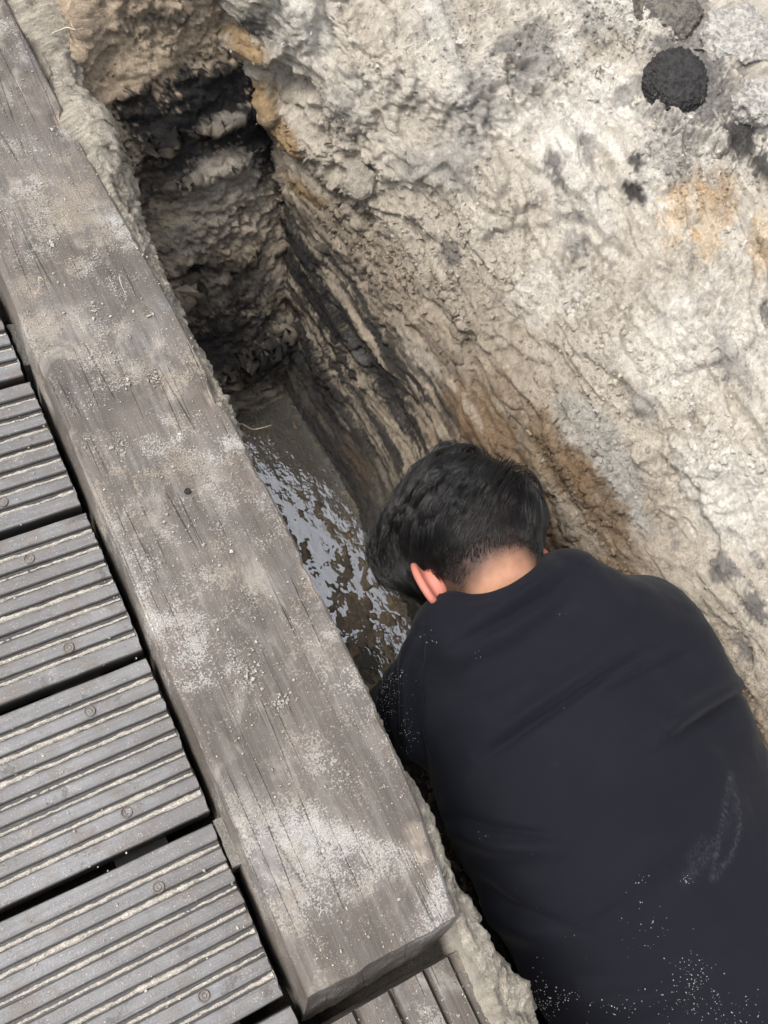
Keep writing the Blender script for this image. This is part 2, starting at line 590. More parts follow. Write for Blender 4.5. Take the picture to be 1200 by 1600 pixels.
def weather_soil(P, amp, gm=1.0, sm=1.0, cm=1.0, bm=1.0):
    """broken, dug sand: slumps, thin strata, clods and grit, pushed out along the sheet's normal"""
    sh = P.shape
    N = grid_normals(P).reshape(-1, 3)
    Q = P.reshape(-1, 3)
    near = sstep(4, 2, np.abs(Q[:, 0] - 0.5)) * sstep(4, 2, np.abs(Q[:, 1] - 0.5))
    W = Q + 0.014 * np.stack([fbm(Q, 5, 2, seed=s) for s in (1, 2, 3)], 1)
    big = fbm(W, 4.2, 3, seed=4)
    cracks = fbm(W, (11, 7.5, 14), 4, 0.55, seed=5, ridged=True)
    clod = np.abs(fbm(W, 21, 4, 0.55, seed=6))
    strat = fbm(W, (24, 3.0, 52), 4, 0.65, seed=7)
    grit = fbm(W, 70, 4, 0.65, seed=8)
    # slip facets: spade and slump faces that run along the pit, each with a sharp lower lip
    tilt = Q[:, 0] * 0.8 + Q[:, 2] * 0.6
    spall = fbm(W, (8.0, 3.2, 9.0), 3, 0.5, seed=10)
    spal2 = fbm(W, (15, 6.0, 17.0), 3, 0.5, seed=14)
    lip = (sstep(-0.03, 0.02, spall) * 0.016 + sstep(0.20, 0.24, spall) * 0.014 + sstep(0.02, 0.06, spal2) * 0.008 - sstep(-0.22, -0.28, spal2) * 0.008)
    lip += 0.012 * (spall - np.floor(spall * 4) / 4)
    rough = sstep(-0.08, 0.35, fbm(Q, 5.5, 3, seed=9))
    steep_ = sstep(-0.12, -0.3, Q[:, 2])
    lip = lip * (1 - 0.55 * steep_) * bm
    d = 0.040 * big * (1 - 0.45 * steep_) * bm + 0.0035 * cracks + (0.004 + 0.024 * rough) * clod * cm + (0.003 + 0.006 * steep_) * strat * sm + (0.0050 + 0.012 * rough) * grit * gm + lip - 0.022 + (0.0026 + 0.0030 * rough) * fbm(Q, 165, 2, 0.8, seed=11)
    d = d * amp.ravel() * near
    return (Q + N * d[:, None]).reshape(sh), rough


steepness = sstep(0.0, 0.35, -P[..., 2])
amp = np.ones(P.shape[:2])
amp *= np.where(ts[None, :] < 5.0, 0.3, 1.0)
amp *= np.where((ts[None, :] >= 5.0) & (ts[None, :] < 8.5), 0.55, 1.0)
# the strip beside the worker is left a little smoother so that the sand stays clear of him
amp *= 1 - 0.45 * (sstep(0.30, 0.15, P[..., 1]) * sstep(12, 13, ts)[None, :] * sstep(17.5, 16.5, ts)[None, :])
PG, rough_g = weather_soil(P, amp)
_q = PG.reshape(-1, 3)
_t = np.tile(ts, len(ys))
_m = (_t > 5.2) & (_t < 8.5) & (np.abs(_q[:, 1]) < 1.6)
_n = grid_normals(PG).reshape(-1, 3)[_m]
_n = np.where((_n[:, 2:] + 0.3 * _n[:, :1]) > 0, _n, -_n)
_q[_m] += _n * (0.005 * fbm(_q[_m], (45, 30, 45), 4, 0.7, seed=15, ridged=True) + 0.0035 * fbm(_q[_m], 150, 3, 0.7, seed=16) - 0.003)[:, None]
PG = _q.reshape(PG.shape)
# gouges, slip edges and cracks of the dug face
GOUGES = [
    ([(425, 60), (438, 190), (500, 280), (560, 335), (600, 380)], 15, 0.013, 0.8),
    ([(560, 305), (620, 270), (690, 290), (720, 330)], 16, -0.008, 0.5),
    ([(610, 310), (690, 410), (728, 480), (735, 570), (750, 640)], 15, 0.012, 0.9),
    ([(826, 285), (818, 350), (828, 400), (812, 445)], 6, 0.006, 1.6),
    ([(745, 560), (830, 640), (885, 705), (960, 800), (1015, 865)], 14, 0.012, 0.9),
    ([(700, 590), (790, 690), (850, 790), (890, 860)], 12, 0.009, 0.9),
    ([(780, 585), (825, 625), (860, 680)], 10, -0.010, 0.6),
    ([(1200, 515), (1150, 555), (1080, 580), (1030, 600)], 15, 0.010, 0.9),
    ([(1030, 860), (1100, 885), (1160, 950), (1200, 1000)], 11, 0.008, 0.9),
    ([(480, 400), (560, 540), (650, 690)], 9, 0.008, 0.9),
    ([(450, 470), (520, 600), (590, 710)], 9, 0.008, 0.9),
    ([(1000, 405), (1045, 410), (1075, 360), (1100, 335)], 6, 0.005, 1.4),
    ([(930, 430), (900, 480), (930, 540), (1000, 560)], 13, 0.007, 0.8),
    ([(880, 470), (860, 380), (850, 330)], 8, 0.006, 1.0),
    ([(640, 40), (650, 120), (625, 200), (660, 260)], 10, 0.007, 0.9),
    ([(540, 30), (560, 120), (600, 200)], 14, 0.007, 0.8),
    ([(1120, 90), (1110, 50), (1140, 10)], 9, 0.008, 1.2),
]
_q = PG.reshape(-1, 3)
_px = to_px(_q)
_m = (_t > 13.2) & (_px[:, 0] > -50) & (_px[:, 0] < 1260) & (_px[:, 1] > -60) & (_px[:, 1] < 1250) & (_px[:, 2] > 0.3) & (np.abs(_q[:, 1] - 0.5) < 1.0) & (_q[:, 0] < 1.6)
_n = grid_normals(PG).reshape(-1, 3)[_m]
_n = np.where(((CAM - _q[_m]) * _n).sum(1)[:, None] > 0, _n, -_n)
_w = _px[_m].copy()
_w[:, 0] += 14 * fbm(_q[_m], 14, 3, 0.6, seed=17)
_w[:, 1] += 14 * fbm(_q[_m], 14, 3, 0.6, seed=18)
_q[_m] += _n * 0.8 * fold_disp(_q[_m], _w, GOUGES)[:, None]
PG = _q.reshape(PG.shape)
TAN = np.array([0.53, 0.475, 0.395])
PALE = np.array([0.69, 0.655, 0.59])
GREY = np.array([0.235, 0.225, 0.215])
BLACK = np.array([0.022, 0.021, 0.021])
BROWN = np.array([0.205, 0.135, 0.078])
RUST = np.array([0.50, 0.315, 0.135])


def colour_soil(Q, px, blobs, base):
    """layered soil colours: base bands by depth, then single lenses of peat, rust and bleached sand"""
    C = base.copy()
    warp = 0.032 * np.stack([fbm(Q, (9, 7, 12), 4, 0.6, seed=s) for s in (21, 22, 23)], 1)
    fine = fbm(Q, 38, 4, 0.7, seed=24) + 0.7 * fbm(Q, 170, 2, 0.7, seed=25)
    W = Q + warp
    for (bx, by, ra, rc, ang, amount, col, sharp) in blobs:
        d = np.hypot(px[:, 0] - bx, px[:, 1] - by)
        m = d < 9
        if not m.any():
            continue
        i = np.where(m)[0]
        i = i[np.argmin(px[i, 2] + d[i] * 0.002)]
        c0 = Q[i]
        dv = W - c0
        # ang: how far the lens runs down the slope (0 = level along the pit, 1 = down the slope)
        ca, sa = math.cos(ang), math.sin(ang)
        v = np.hypot(dv[:, 0], dv[:, 2]) * np.sign(dv[:, 0] + dv[:, 2])
        a = ca * dv[:, 1] + sa * v
        b = -sa * dv[:, 1] + ca * v
        r = np.sqrt((a / ra) ** 2 + (b / rc) ** 2) + fine * sharp
        f = amount * sstep(1.25, 0.65, r)
        C = C * (1 - f[:, None]) + np.asarray(col) * f[:, None]
    return C


Q = PG.reshape(-1, 3)
px = to_px(Q)
z = Q[:, 2] + 0.05 * fbm(Q, (5, 2.5, 5), 3, seed=31)
strk = fbm(Q, (26, 3.2, 60), 5, 0.62, seed=32)
strk2 = fbm(Q, (14, 5, 30), 4, 0.6, seed=33)
mott = fbm(Q, (7, 7, 9), 5, 0.6, seed=34)
base = np.tile(TAN, (len(Q), 1))


def lay(f, col):
    global base
    base = base * (1 - f[:, None]) + np.asarray(col) * f[:, None]


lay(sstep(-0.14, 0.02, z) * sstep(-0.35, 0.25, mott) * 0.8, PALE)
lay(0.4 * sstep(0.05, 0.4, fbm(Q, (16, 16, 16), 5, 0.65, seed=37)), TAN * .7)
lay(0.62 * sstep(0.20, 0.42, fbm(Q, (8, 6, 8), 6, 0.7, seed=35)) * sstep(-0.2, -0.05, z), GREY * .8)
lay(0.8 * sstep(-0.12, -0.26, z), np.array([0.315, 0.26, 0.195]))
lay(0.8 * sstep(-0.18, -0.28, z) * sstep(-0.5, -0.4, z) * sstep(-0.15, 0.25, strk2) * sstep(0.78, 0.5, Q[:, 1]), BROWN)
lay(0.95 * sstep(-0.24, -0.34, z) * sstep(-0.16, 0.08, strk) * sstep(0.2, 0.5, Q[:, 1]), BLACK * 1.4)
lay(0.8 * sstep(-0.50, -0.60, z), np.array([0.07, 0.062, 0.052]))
G_BLOBS = [
    (1075, 125, .085, .070, 0.2, .75, GREY * .75, 1.2), (1110, 60, .07, .06, 0, .6, GREY * .8, 1.2),
    (900, 200, .075, .060, 0.0, .80, PALE * 1.12, .5), (960, 140, .05, .05, 0.0, .6, PALE * 1.1, .5), (1130, 770, .10, .07, 0, .7, PALE * 1.08, .5),
    (1040, 560, .08, .06, 0, .5, PALE, .5), (860, 470, .05, .07, 0.5, .5, PALE, .4), (600, 60, .08, .06, 0, .5, TAN * 1.1, .4),
    (830, 100, .050, .045, 0.3, .70, GREY, 1.0), (745, 165, .05, .03, 0.8, .6, GREY, .9), (790, 75, .02, .02, 0, .7, GREY * .8, .9),
    (710, 240, .06, .05, 0.4, .55, GREY * 1.1, .9), (660, 275, .05, .035, 0, .5, GREY * 1.2, .9), (700, 400, .022, .018, 0, .8, GREY * .5, .7),
    (860, 265, .034, .016, 0.5, .85, GREY * .75, .8), (915, 240, .03, .012, 0.5, .7, GREY, .8), (990, 300, .026, .016, -0.3, .95, BLACK * 1.8, .6),
    (985, 245, .020, .016, 0, .9, BLACK * 2.2, .8), (905, 340, .022, .012, 0.6, .75, GREY * .9, .5), (885, 385, .026, .017, 0, .7, GREY, .6),
    (1060, 250, .07, .05, 0, .45, GREY * 1.2, 1.0), (1165, 215, .035, .022, 0.4, .9, BLACK * 2.4, .9), (1195, 270, .03, .02, 0, .9, BLACK * 2, .9),
    (1195, 480, .03, .016, 0, .85, GREY * .6, .9), (1140, 560, .045, .022, 0.2, .6, GREY * 1.1, .9), (1000, 640, .04, .02, 0, .5, GREY * 1.2, .9),
    (1120, 345, .075, .030, 0.8, .42, RUST * 1.1, 1.2), (1195, 390, .05, .035, 0.5, .45, RUST * 1.05, 1.2), (1060, 345, .04, .025, 0.6, .35, RUST * 1.2, 1.1),
    (1090, 300, .05, .03, 0.8, .3, RUST * 1.2, 1.1), (1150, 225, .05, .03, 0.4, .8, BLACK * 3, 1.2), (1120, 150, .05, .05, 0, .6, GREY * .7, 1.2), (1000, 130, .02, .05, 0, .6, GREY * .7, 1.2),
    (960, 735, .12, .035, 0.15, .80, np.array([.36, .35, .32]), .3), (895, 655, .06, .03, 0.1, .6, np.array([.36, .345, .31]), .3),
    (1130, 880, .03, .012, 0, .8, GREY * .7, .9), (1180, 945, .03, .016, 0, .85, GREY * .5, .9), (1125, 905, .018, .01, 0, .8, GREY * .5, .9),
    (1165, 1015, .028, .014, 0, .8, GREY * .6, .9), (1190, 870, .02, .012, 0, .7, GREY, .9), (1060, 850, .02, .008, 0, .6, GREY, .9),
    (375, 80, .08, .026, 0, .8, RUST * .72, .6), (405, 150, .08, .026, 0, .8, RUST * .66, .6), (425, 220, .10, .026, 0, .8, RUST * .62, .6), (470, 300, .07, .02, 0, .65, RUST * .62, .6),
    (395, 45, .05, .022, 0, .9, BLACK * 1.6, .8), (420, 20, .03, .02, 0, .7, BLACK * 3, .8),
    (760, 670, .11, .04, 0, .8, BROWN, .6), (860, 720, .12, .035, 0, .8, BROWN * .9, .6), (820, 800, .10, .03, 0, .6, BROWN * 1.1, .7), (940, 800, .10, .022, 0, .75, BROWN * .8, .6),
    (905, 740, .06, .02, 0, .7, BROWN, .6), (780, 600, .05, .02, 0, .5, BROWN * .8, .7),
    (455, 390, .10, .034, 0, .95, BLACK * 1.2, .8), (500, 480, .13, .034, 0, .95, BLACK * 1.2, .8), (560, 560, .10, .026, 0, .9, BLACK * 1.3, .8), (610, 620, .12, .028, 0, .85, BLACK * 1.5, .9), (480, 600, .12, .03, 0, .9, BLACK * 1.3, .8),
    (700, 650, .05, .012, 0, .8, BLACK * 1.8, .7), (560, 560, .05, .02, 0, .5, GREY, .7), (650, 560, .05, .02, 0, .6, TAN, .6), (740, 640, .04, .015, 0, .5, TAN, .6),
    (510, 700, .12, .03, 0, .85, BLACK * 1.6, .8), (560, 720, .06, .03, 0, .5, BROWN * .6, .8),
]
C = colour_soil(Q, px, G_BLOBS, base)
C = C * (1.06 + 0.48 * fbm(Q, 130, 3, 0.8, seed=38) + 0.22 * fbm(Q, 32, 3, 0.6, seed=39))[:, None]
speck = fbm(Q, 150, 2, 0.6, seed=36)
# the ledge beside the beam: pale sand stuck together, with dark grains
T = np.tile(ts, len(ys))
led = sstep(4.6, 5.0, T) * sstep(7.6, 7.0, T)
lc = np.array([.42, .38, .315]) * (1 + 0.5 * fbm(Q, (40, 22, 40), 4, 0.7, seed=361) + 0.85 * fbm(Q, 160, 2, seed=362))[:, None]
lc = lc * (1 - 0.55 * sstep(0.15, 0.45, fbm(Q, (30, 14, 30), 3, seed=363)))[:, None]
C = C * (1 - led[:, None]) + lc * led[:, None]
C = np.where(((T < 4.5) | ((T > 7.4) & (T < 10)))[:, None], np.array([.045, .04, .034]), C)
wet = 0.75 * sstep(-0.42, -0.62, Q[:, 2] + 0.05 * strk2)
C_GROUND = C
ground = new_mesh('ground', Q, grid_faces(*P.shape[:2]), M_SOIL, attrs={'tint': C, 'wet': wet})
tag(ground, 'pale sandy bank of the dug pit with dark and rusty soil streaks', kind='structure')
GROUND_PX = px

# ------------------------------------------------------------------ end wall of the pit
ES = np.array([(0.80, -0.78), (0.905, -0.65), (1.0, -0.5), (1.09, -0.34), (1.165, -0.17), (1.225, -0.04), (1.275, 0.09), (1.35, 0.13), (1.9, 0.12), (2.5, -0.12)])
et = []
for k in range(len(ES) - 1):
    n = max(3, int(np.hypot(*(ES[k + 1] - ES[k])) / (0.0036 if k < 6 else 0.03)))
    et.append(k + np.linspace(0, 1, n, endpoint=False))
et = np.concatenate(et + [[len(ES) - 1.0]])
e0 = np.clip(et.astype(int), 0, len(ES) - 2)
YZ = ES[e0] * (1 - (et - e0))[:, None] + ES[e0 + 1] * (et - e0)[:, None]
for _ in range(30):
    YZ[1:-1] = 0.25 * YZ[:-2] + 0.5 * YZ[1:-1] + 0.25 * YZ[2:]
xs = np.concatenate([np.linspace(-0.3, -0.02, 12), np.arange(0.0, 0.56, 0.0036), np.linspace(0.58, 0.8, 8)])
E3 = np.empty((len(xs), len(YZ), 3))
E3[..., 0], E3[..., 1], E3[..., 2] = xs[:, None], YZ[None, :, 0], YZ[None, :, 1]
cap = np.interp(xs, [-0.3, -0.19, -0.02, 0.06, 0.12, 0.8], [-0.25, -0.2, -0.06, -0.03, 0.2, 0.2])
E3[..., 2] = np.minimum(E3[..., 2], cap[:, None])
E3[..., 1] -= 0.04 * sstep(0.10, -0.02, xs)[:, None]
E3[..., 1] += 0.05 * sstep(0.22, 0.42, xs)[:, None]
E3 = E3[::-1]
ea = np.ones(E3.shape[:2]) * 0.85
ea *= sstep(0.8, 0.62, E3[..., 0]) * sstep(-0.2, 0.02, E3[..., 0])
EP, _ = weather_soil(E3, ea, 1.6, 1.6, 0.5, 0.55)
Q = EP.reshape(-1, 3)
# undercut ledges where the dark bands have crumbled away
bands = [(-0.405, 0.010, 0.045), (-0.17, 0.022, 0.026), (-0.235, 0.014, 0.022), (-0.56, 0.02, 0.03), (-0.09, 0.006, 0.010)]
N = grid_normals(EP).reshape(-1, 3)
for zb, w, dep in bands:
    zz = Q[:, 2] + 0.018 * fbm(Q, (7, 4, 4), 3, seed=41) - 0.06 * (Q[:, 0] - 0.2)
    Q = Q - N * (dep * np.exp(-((zz - zb) / w) ** 2) * sstep(-0.5, 0.0, fbm(Q, 9, 2, seed=42)))[:, None]
px = to_px(Q)
SLATE = np.array([0.350, 0.275, 0.195])
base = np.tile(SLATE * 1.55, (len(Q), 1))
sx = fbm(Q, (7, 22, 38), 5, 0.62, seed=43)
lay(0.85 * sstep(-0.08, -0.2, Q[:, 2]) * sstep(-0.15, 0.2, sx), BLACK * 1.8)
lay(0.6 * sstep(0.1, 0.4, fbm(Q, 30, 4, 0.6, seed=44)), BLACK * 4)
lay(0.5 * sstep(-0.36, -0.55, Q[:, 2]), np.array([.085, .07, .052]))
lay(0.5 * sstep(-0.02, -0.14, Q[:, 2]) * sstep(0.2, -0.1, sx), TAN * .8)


def colour_wall(Q, px, blobs, C):
    warp = 0.03 * np.stack([fbm(Q, (8, 12, 12), 4, 0.6, seed=s) for s in (51, 52, 53)], 1)
    fine = fbm(Q, 40, 4, 0.7, seed=54) + 0.7 * fbm(Q, 170, 2, 0.7, seed=55)
    W = Q + warp
    for (bx, by, ra, rc, amount, col, sharp) in blobs:
        d = np.hypot(px[:, 0] - bx, px[:, 1] - by)
        i = np.where(d < 9)[0]
        if not len(i):
            continue
        c0 = Q[i[np.argmin(px[i, 2])]]
        dv = W - c0
        v = np.hypot(dv[:, 1], dv[:, 2])
        f = amount * sstep(1.15, 0.75, np.sqrt((dv[:, 0] / ra) ** 2 + (v / rc) ** 2) + fine * sharp)
        C = C * (1 - f[:, None]) + np.asarray(col) * f[:, None]
    return C


W_BLOBS = [(230, 100, .14, .08, .85, np.array([.42, .335, .245]), .5), (180, 30, .1, .06, .8, np.array([.36, .29, .215]), .6), (300, 60, .12, .07, .8, np.array([.42, .34, .25]), .5),
           (260, 40, .07, .010, .8, BLACK * 3, .7), (340, 150, .10, .050, 1.0, BLACK * 1.2, .8), (290, 195, .13, .035, 1.0, BLACK, .7), (410, 200, .07, .09, 1.0, BLACK * 1.2, .8), (230, 190, .05, .05, .95, BLACK, .8), (400, 270, .06, .05, .9, BLACK * 1.5, .8),
           (240, 210, .05, .03, .9, BLACK, .8), (350, 205, .05, .014, .8, TAN * .6, .7), (300, 240, .12, .028, .95, BLACK * 1.2, .8), (260, 275, .10, .035, .75, BLACK * 2, .9),
           (350, 300, .09, .05, .8, TAN * .75, .7), (320, 370, .09, .035, .75, TAN * .8, .7), (410, 330, .03, .04, .6, TAN * .85, .6),
           (350, 417, .13, .009, 1.0, BLACK * .5, .3), (345, 460, .08, .03, .7, TAN * .55, .8), (420, 450, .05, .03, .6, TAN * .6, .8),
           (370, 540, .12, .07, .85, BLACK * 1.6, .9), (440, 560, .07, .06, .85, BLACK * 1.6, .9), (350, 470, .10, .03, .6, BLACK * 2, 1.0)]
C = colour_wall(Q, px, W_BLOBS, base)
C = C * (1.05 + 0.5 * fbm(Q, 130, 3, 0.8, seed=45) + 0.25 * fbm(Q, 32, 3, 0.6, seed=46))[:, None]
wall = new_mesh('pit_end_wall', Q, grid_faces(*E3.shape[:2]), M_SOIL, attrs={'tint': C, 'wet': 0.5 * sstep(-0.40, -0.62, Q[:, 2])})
tag(wall, 'shaded end wall of the pit with black peaty bands', kind='structure')

# ------------------------------------------------------------------ mud and water in the bottom of the pit
WZ = -0.65
mx, my = np.arange(0.0, 0.44, 0.0021), np.arange(-0.1, 1.02, 0.0023)
MG = np.empty((len(my), len(mx), 3))
MG[..., 0], MG[..., 1], MG[..., 2] = mx[None], my[:, None], 0
q = MG.reshape(-1, 3)
wq = q + 0.012 * np.stack([fbm(q, 26, 2, seed=s) for s in (61, 62, 63)], 1)
patch = fbm(wq, (9, 5.5, 1), 3, 0.6, seed=64)
blot = fbm(wq, (74, 40, 1), 4, 0.66, seed=65)
curl = fbm(wq, (40, 24, 1), 3, 0.6, seed=66, ridged=True)
gritm = fbm(q, 160, 2, 0.6, seed=67)
edge = sstep(0.30, 0.37, q[:, 0]) + sstep(0.85, 0.95, q[:, 1]) * 0.6
h = -0.0021 + 0.0040 * patch + 0.0075 * blot + 0.0055 * (curl - 0.2) + 0.0012 * gritm + 0.0015 * edge - 0.003 * sstep(0.17, 0.05, q[:, 0]) - 0.0028 * sstep(0.55, 0.8, q[:, 1])
q[:, 2] = WZ + np.clip(h, -0.02, 0.006)
brn = sstep(-0.3, 0.3, fbm(q, 30, 3, seed=68))[:, None]
MC = np.array([.085, .060, .032]) * (1 - brn) + np.array([.17, .125, .072]) * brn
mm = NT('wet_mud')
mm.out(mm.mix(mm.ramp(mm.noise(400, 3), 0.4, 0.7, 0, .5), mm.attr('tint', 'Color'), (0.03, 0.022, 0.012)), 0.22, mm.bump(mm.noise(260, 4, 0.7), 0.003, 0.7), Specular_IOR_Level=0.6)
mud = new_mesh('mud', q, grid_faces(len(my), len(mx))[:, ::-1], mm.m, attrs={'tint': MC, 'wet': np.full(len(q), 0.95)})
tag(mud, 'brown wet mud breaking the surface of the puddle', kind='structure')

mw = NT('silty_water')
mw.out((0.115, 0.105, 0.088), 0.035, mw.bump(mw.noise(110, 2, 0.5, (1, 0.7, 1)), 0.0013, 0.4, mw.bump(mw.noise(40, 3, 0.5, (1, 0.6, 1)), 0.005, 0.34)), IOR=2.35, Specular_IOR_Level=1.0)
wx, wy = np.linspace(-0.05, 0.56, 40), np.linspace(-0.8, 1.1, 90)
WGr = np.zeros((len(wy), len(wx), 3))
WGr[..., 0], WGr[..., 1] = wx[None], wy[:, None]
WGr[..., 2] = WZ + 0.0004 * fbm(WGr.reshape(-1, 3) + 0.5, 14, 2, seed=69).reshape(len(wy), len(wx))
water = new_mesh('water', WGr.reshape(-1, 3), grid_faces(len(wy), len(wx))[:, ::-1], mw.m)
tag(water, 'grey silty water standing in the bottom of the pit', kind='structure')

# ------------------------------------------------------------------ deck of ridged boards
PITCH, BW, BT, NR = 0.19, 0.180, 0.028, 8
DZ = -0.045
deck = empty('deck', (-0.6, 0.4, DZ - BT))
tag(deck, 'grey deck of ridged boards with sand lying in the grooves', 'deck')
rp = BW / NR
grooves = []        # (board index, local y of groove centre)
prof_y, prof_z, prof_low = [], [], []
for r in range(NR):
    y0 = -BW / 2 + r * rp
    gw = 0.0036
    bev = 0.0016
    a, b = y0 + (gw if r else 0.0), y0 + rp - (gw if r < NR - 1 else 0.0)
    for yy, zz, lo in ((a, -0.0048 if r else -0.012, 1), (a + 0.0004, -0.0022, .6), (a + bev, -0.0003, 0), (a + 0.004, 0.0002, 0), ((a + b) / 2, 0.0003, 0), (b - 0.004, 0.0002, 0),
                       (b - bev, -0.0003, 0), (b - 0.0004, -0.0022, .6), (b, -0.0048 if r < NR - 1 else -0.012, 1)):
        prof_y.append(yy)
        prof_z.append(zz)
        prof_low.append(lo)
prof_y += [BW / 2, -BW / 2]
prof_z += [-BT, -BT]
prof_low += [1, 1]
prof_y, prof_z, prof_low = map(np.array, (prof_y, prof_z, prof_low))
BOARD_X = []
ends = {0: -0.191, 1: -0.188, 2: -0.1865, 3: -0.1868, 4: -0.190, 5: -0.187, -1: -0.186}
board_objs = {}
for k in range(-5, 9):                       # k counts towards the viewer; board k ends at y = 0.715 - k*pitch
    ylo = 0.715 - k * PITCH + {3: .001}.get(k, 0)
    yc = ylo + BW / 2
    xe = ends.get(k, -0.188 + random.uniform(-.003, .003))
    xsn = np.concatenate([xe - np.array([0, 0.0006, 0.002]), np.arange(xe - 0.006, -0.62, -0.006), np.geomspace(0.63, 3.0, 10) * -1])
    n = len(xsn)
    yaw = random.uniform(-0.004, 0.004)
    VV = np.empty((n, len(prof_y), 3))
    VV[..., 0] = xsn[:, None]
    VV[..., 1] = prof_y[None] + yc + (xsn[:, None] - xe) * yaw
    VV[..., 2] = prof_z[None] + DZ
    v = VV.reshape(-1, 3)
    top = (np.tile(prof_z, n) > -0.011)
    v[:, 2] += np.where(top, 0.0009 * fbm(v, (8, 40, 1), 3, seed=70 + k) + 0.0004 * fbm(v, (60, 200, 1), 2, seed=71), 0)
    v[:, 1] += 0.0009 * fbm(v, (16, 60, 40), 3, seed=72 + k)
    e = np.tile(np.arange(n)[:, None] < 4, (1, len(prof_y))).ravel()
    v[:, 0] += np.where(e, 0.0022 * fbm(v * [0, 1, 1] + k, (1, 130, 130), 3, seed=73), 0)
    v[:len(prof_y), 2] -= np.where(prof_z > -0.011, 0.0012, 0)
    m = len(prof_y)
    i = (np.arange(n - 1)[:, None] * m + np.arange(m)[None]).ravel()
    j = (np.arange(n - 1)[:, None] * m + ((np.arange(m) + 1) % m)[None]).ravel()
    fq = np.stack([i, i + m, j + m, j], 1)
    # end cap as a fan to the underside
    cap_f = np.array([(a, a + 1, m - 2, m - 1) if a < m - 3 else (a, m - 2, m - 1, m - 1) for a in range(0, m - 2)])
    cap_f = cap_f[:-1]
    bo = new_mesh('deck_board', v, np.concatenate([fq, cap_f]), M_BOARD, deck, attrs={'low': np.tile(prof_low, n)})
    for p_ in bo.data.polygons:
        p_.use_smooth = False
    board_objs[k] = (bo, yc, xe, yaw)
    for r in range(1, NR):
        grooves.append((k, yc + (-BW / 2 + r * rp), xe, yaw))

# screws, two to a board over the joist
def screw_mesh():
    an = np.linspace(0, 2 * np.pi, 14, endpoint=False)
    rings = [(0.0062, 0.0004), (0.0058, 0.0017), (0.0046, 0.0013), (0.0040, -0.0018), (0.0033, -0.0008), (0.0028, 0.0002), (0.0012, 0.0003), (0.0011, -0.0018), (0.0001, -0.0019)]
    V = np.array([(r * math.cos(a), r * math.sin(a), zz) for r, zz in rings for a in an])
    n_ = len(an)
    Fq = np.array([(q_ * n_ + a, q_ * n_ + (a + 1) % n_, (q_ + 1) * n_ + (a + 1) % n_, (q_ + 1) * n_ + a) for q_ in range(len(rings) - 1) for a in range(n_)])
    return V, Fq


sv, sf = screw_mesh()
scr_proto = None
for k, (bo, yc, xe, yaw) in board_objs.items():
    for s in (-1, 1):
        p = (-0.262 + random.uniform(-.005, .005), yc + (rp * 2.5 if s > 0 else -rp * 2.5) + random.uniform(-.002, .002), DZ + 0.0002)
        if scr_proto is None:
            o = new_mesh('screw', sv, sf, M_SCREW)
            scr_proto = o
        else:
            o = scr_proto.copy()
            COL.objects.link(o)
        o.location = p
        o.rotation_euler = (random.uniform(-.1, .1), random.uniform(-.1, .1), random.uniform(0, 3))
        o.parent = bo

# what carries the boards
def rough_box(name, x0, x1, y0, y1, z0, z1, mat, parent, n=10, jit=0.002, seed=0, attrs=None):
    def face_line(a, b):
        return np.linspace(a, b, n)
    verts, faces = [], []
    A, B = face_line(0, 1), face_line(0, 1)
    G = np.stack(np.meshgrid(A, B, indexing='ij'), -1)
    lo, hi = np.array([x0, y0, z0]), np.array([x1, y1, z1])
    for ax in range(3):
        for side in (0, 1):
            U = np.zeros((n, n, 3))
            o1, o2 = (ax + 1) % 3, (ax + 2) % 3
            U[..., o1], U[..., o2], U[..., ax] = G[..., 0], G[..., 1], side
            off = sum(len(q_) for q_ in verts)
            verts.append((lo + U * (hi - lo)).reshape(-1, 3))
            f = grid_faces(n, n) + off
            faces.append(f[:, ::-1] if side else f)
    V = np.concatenate(verts)
    V = V + jit * np.stack([fbm(V, 60, 3, seed=seed + s) for s in (1, 2, 3)], 1)
    a = None
    if attrs:
        a = {'tint': np.tile(attrs, (len(V), 1)), 'wet': np.zeros(len(V))}
    return new_mesh(name, V, np.concatenate(faces), mat, parent, attrs=a)


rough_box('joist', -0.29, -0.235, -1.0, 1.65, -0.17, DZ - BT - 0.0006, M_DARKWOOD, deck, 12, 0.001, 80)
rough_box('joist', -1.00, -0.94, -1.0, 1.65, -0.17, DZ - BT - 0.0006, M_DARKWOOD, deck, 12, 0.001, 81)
rough_box('packing_block', -0.1868, -0.172, 0.085, 0.136, -0.12, -0.049, M_GRIT, deck, 18, 0.003, 82, (0.30, 0.28, 0.25))
rough_box('packing_block', -0.1855, -0.168, 0.735, 0.80, -0.12, -0.056, M_GRIT, deck, 18, 0.003, 83, (0.16, 0.15, 0.135))

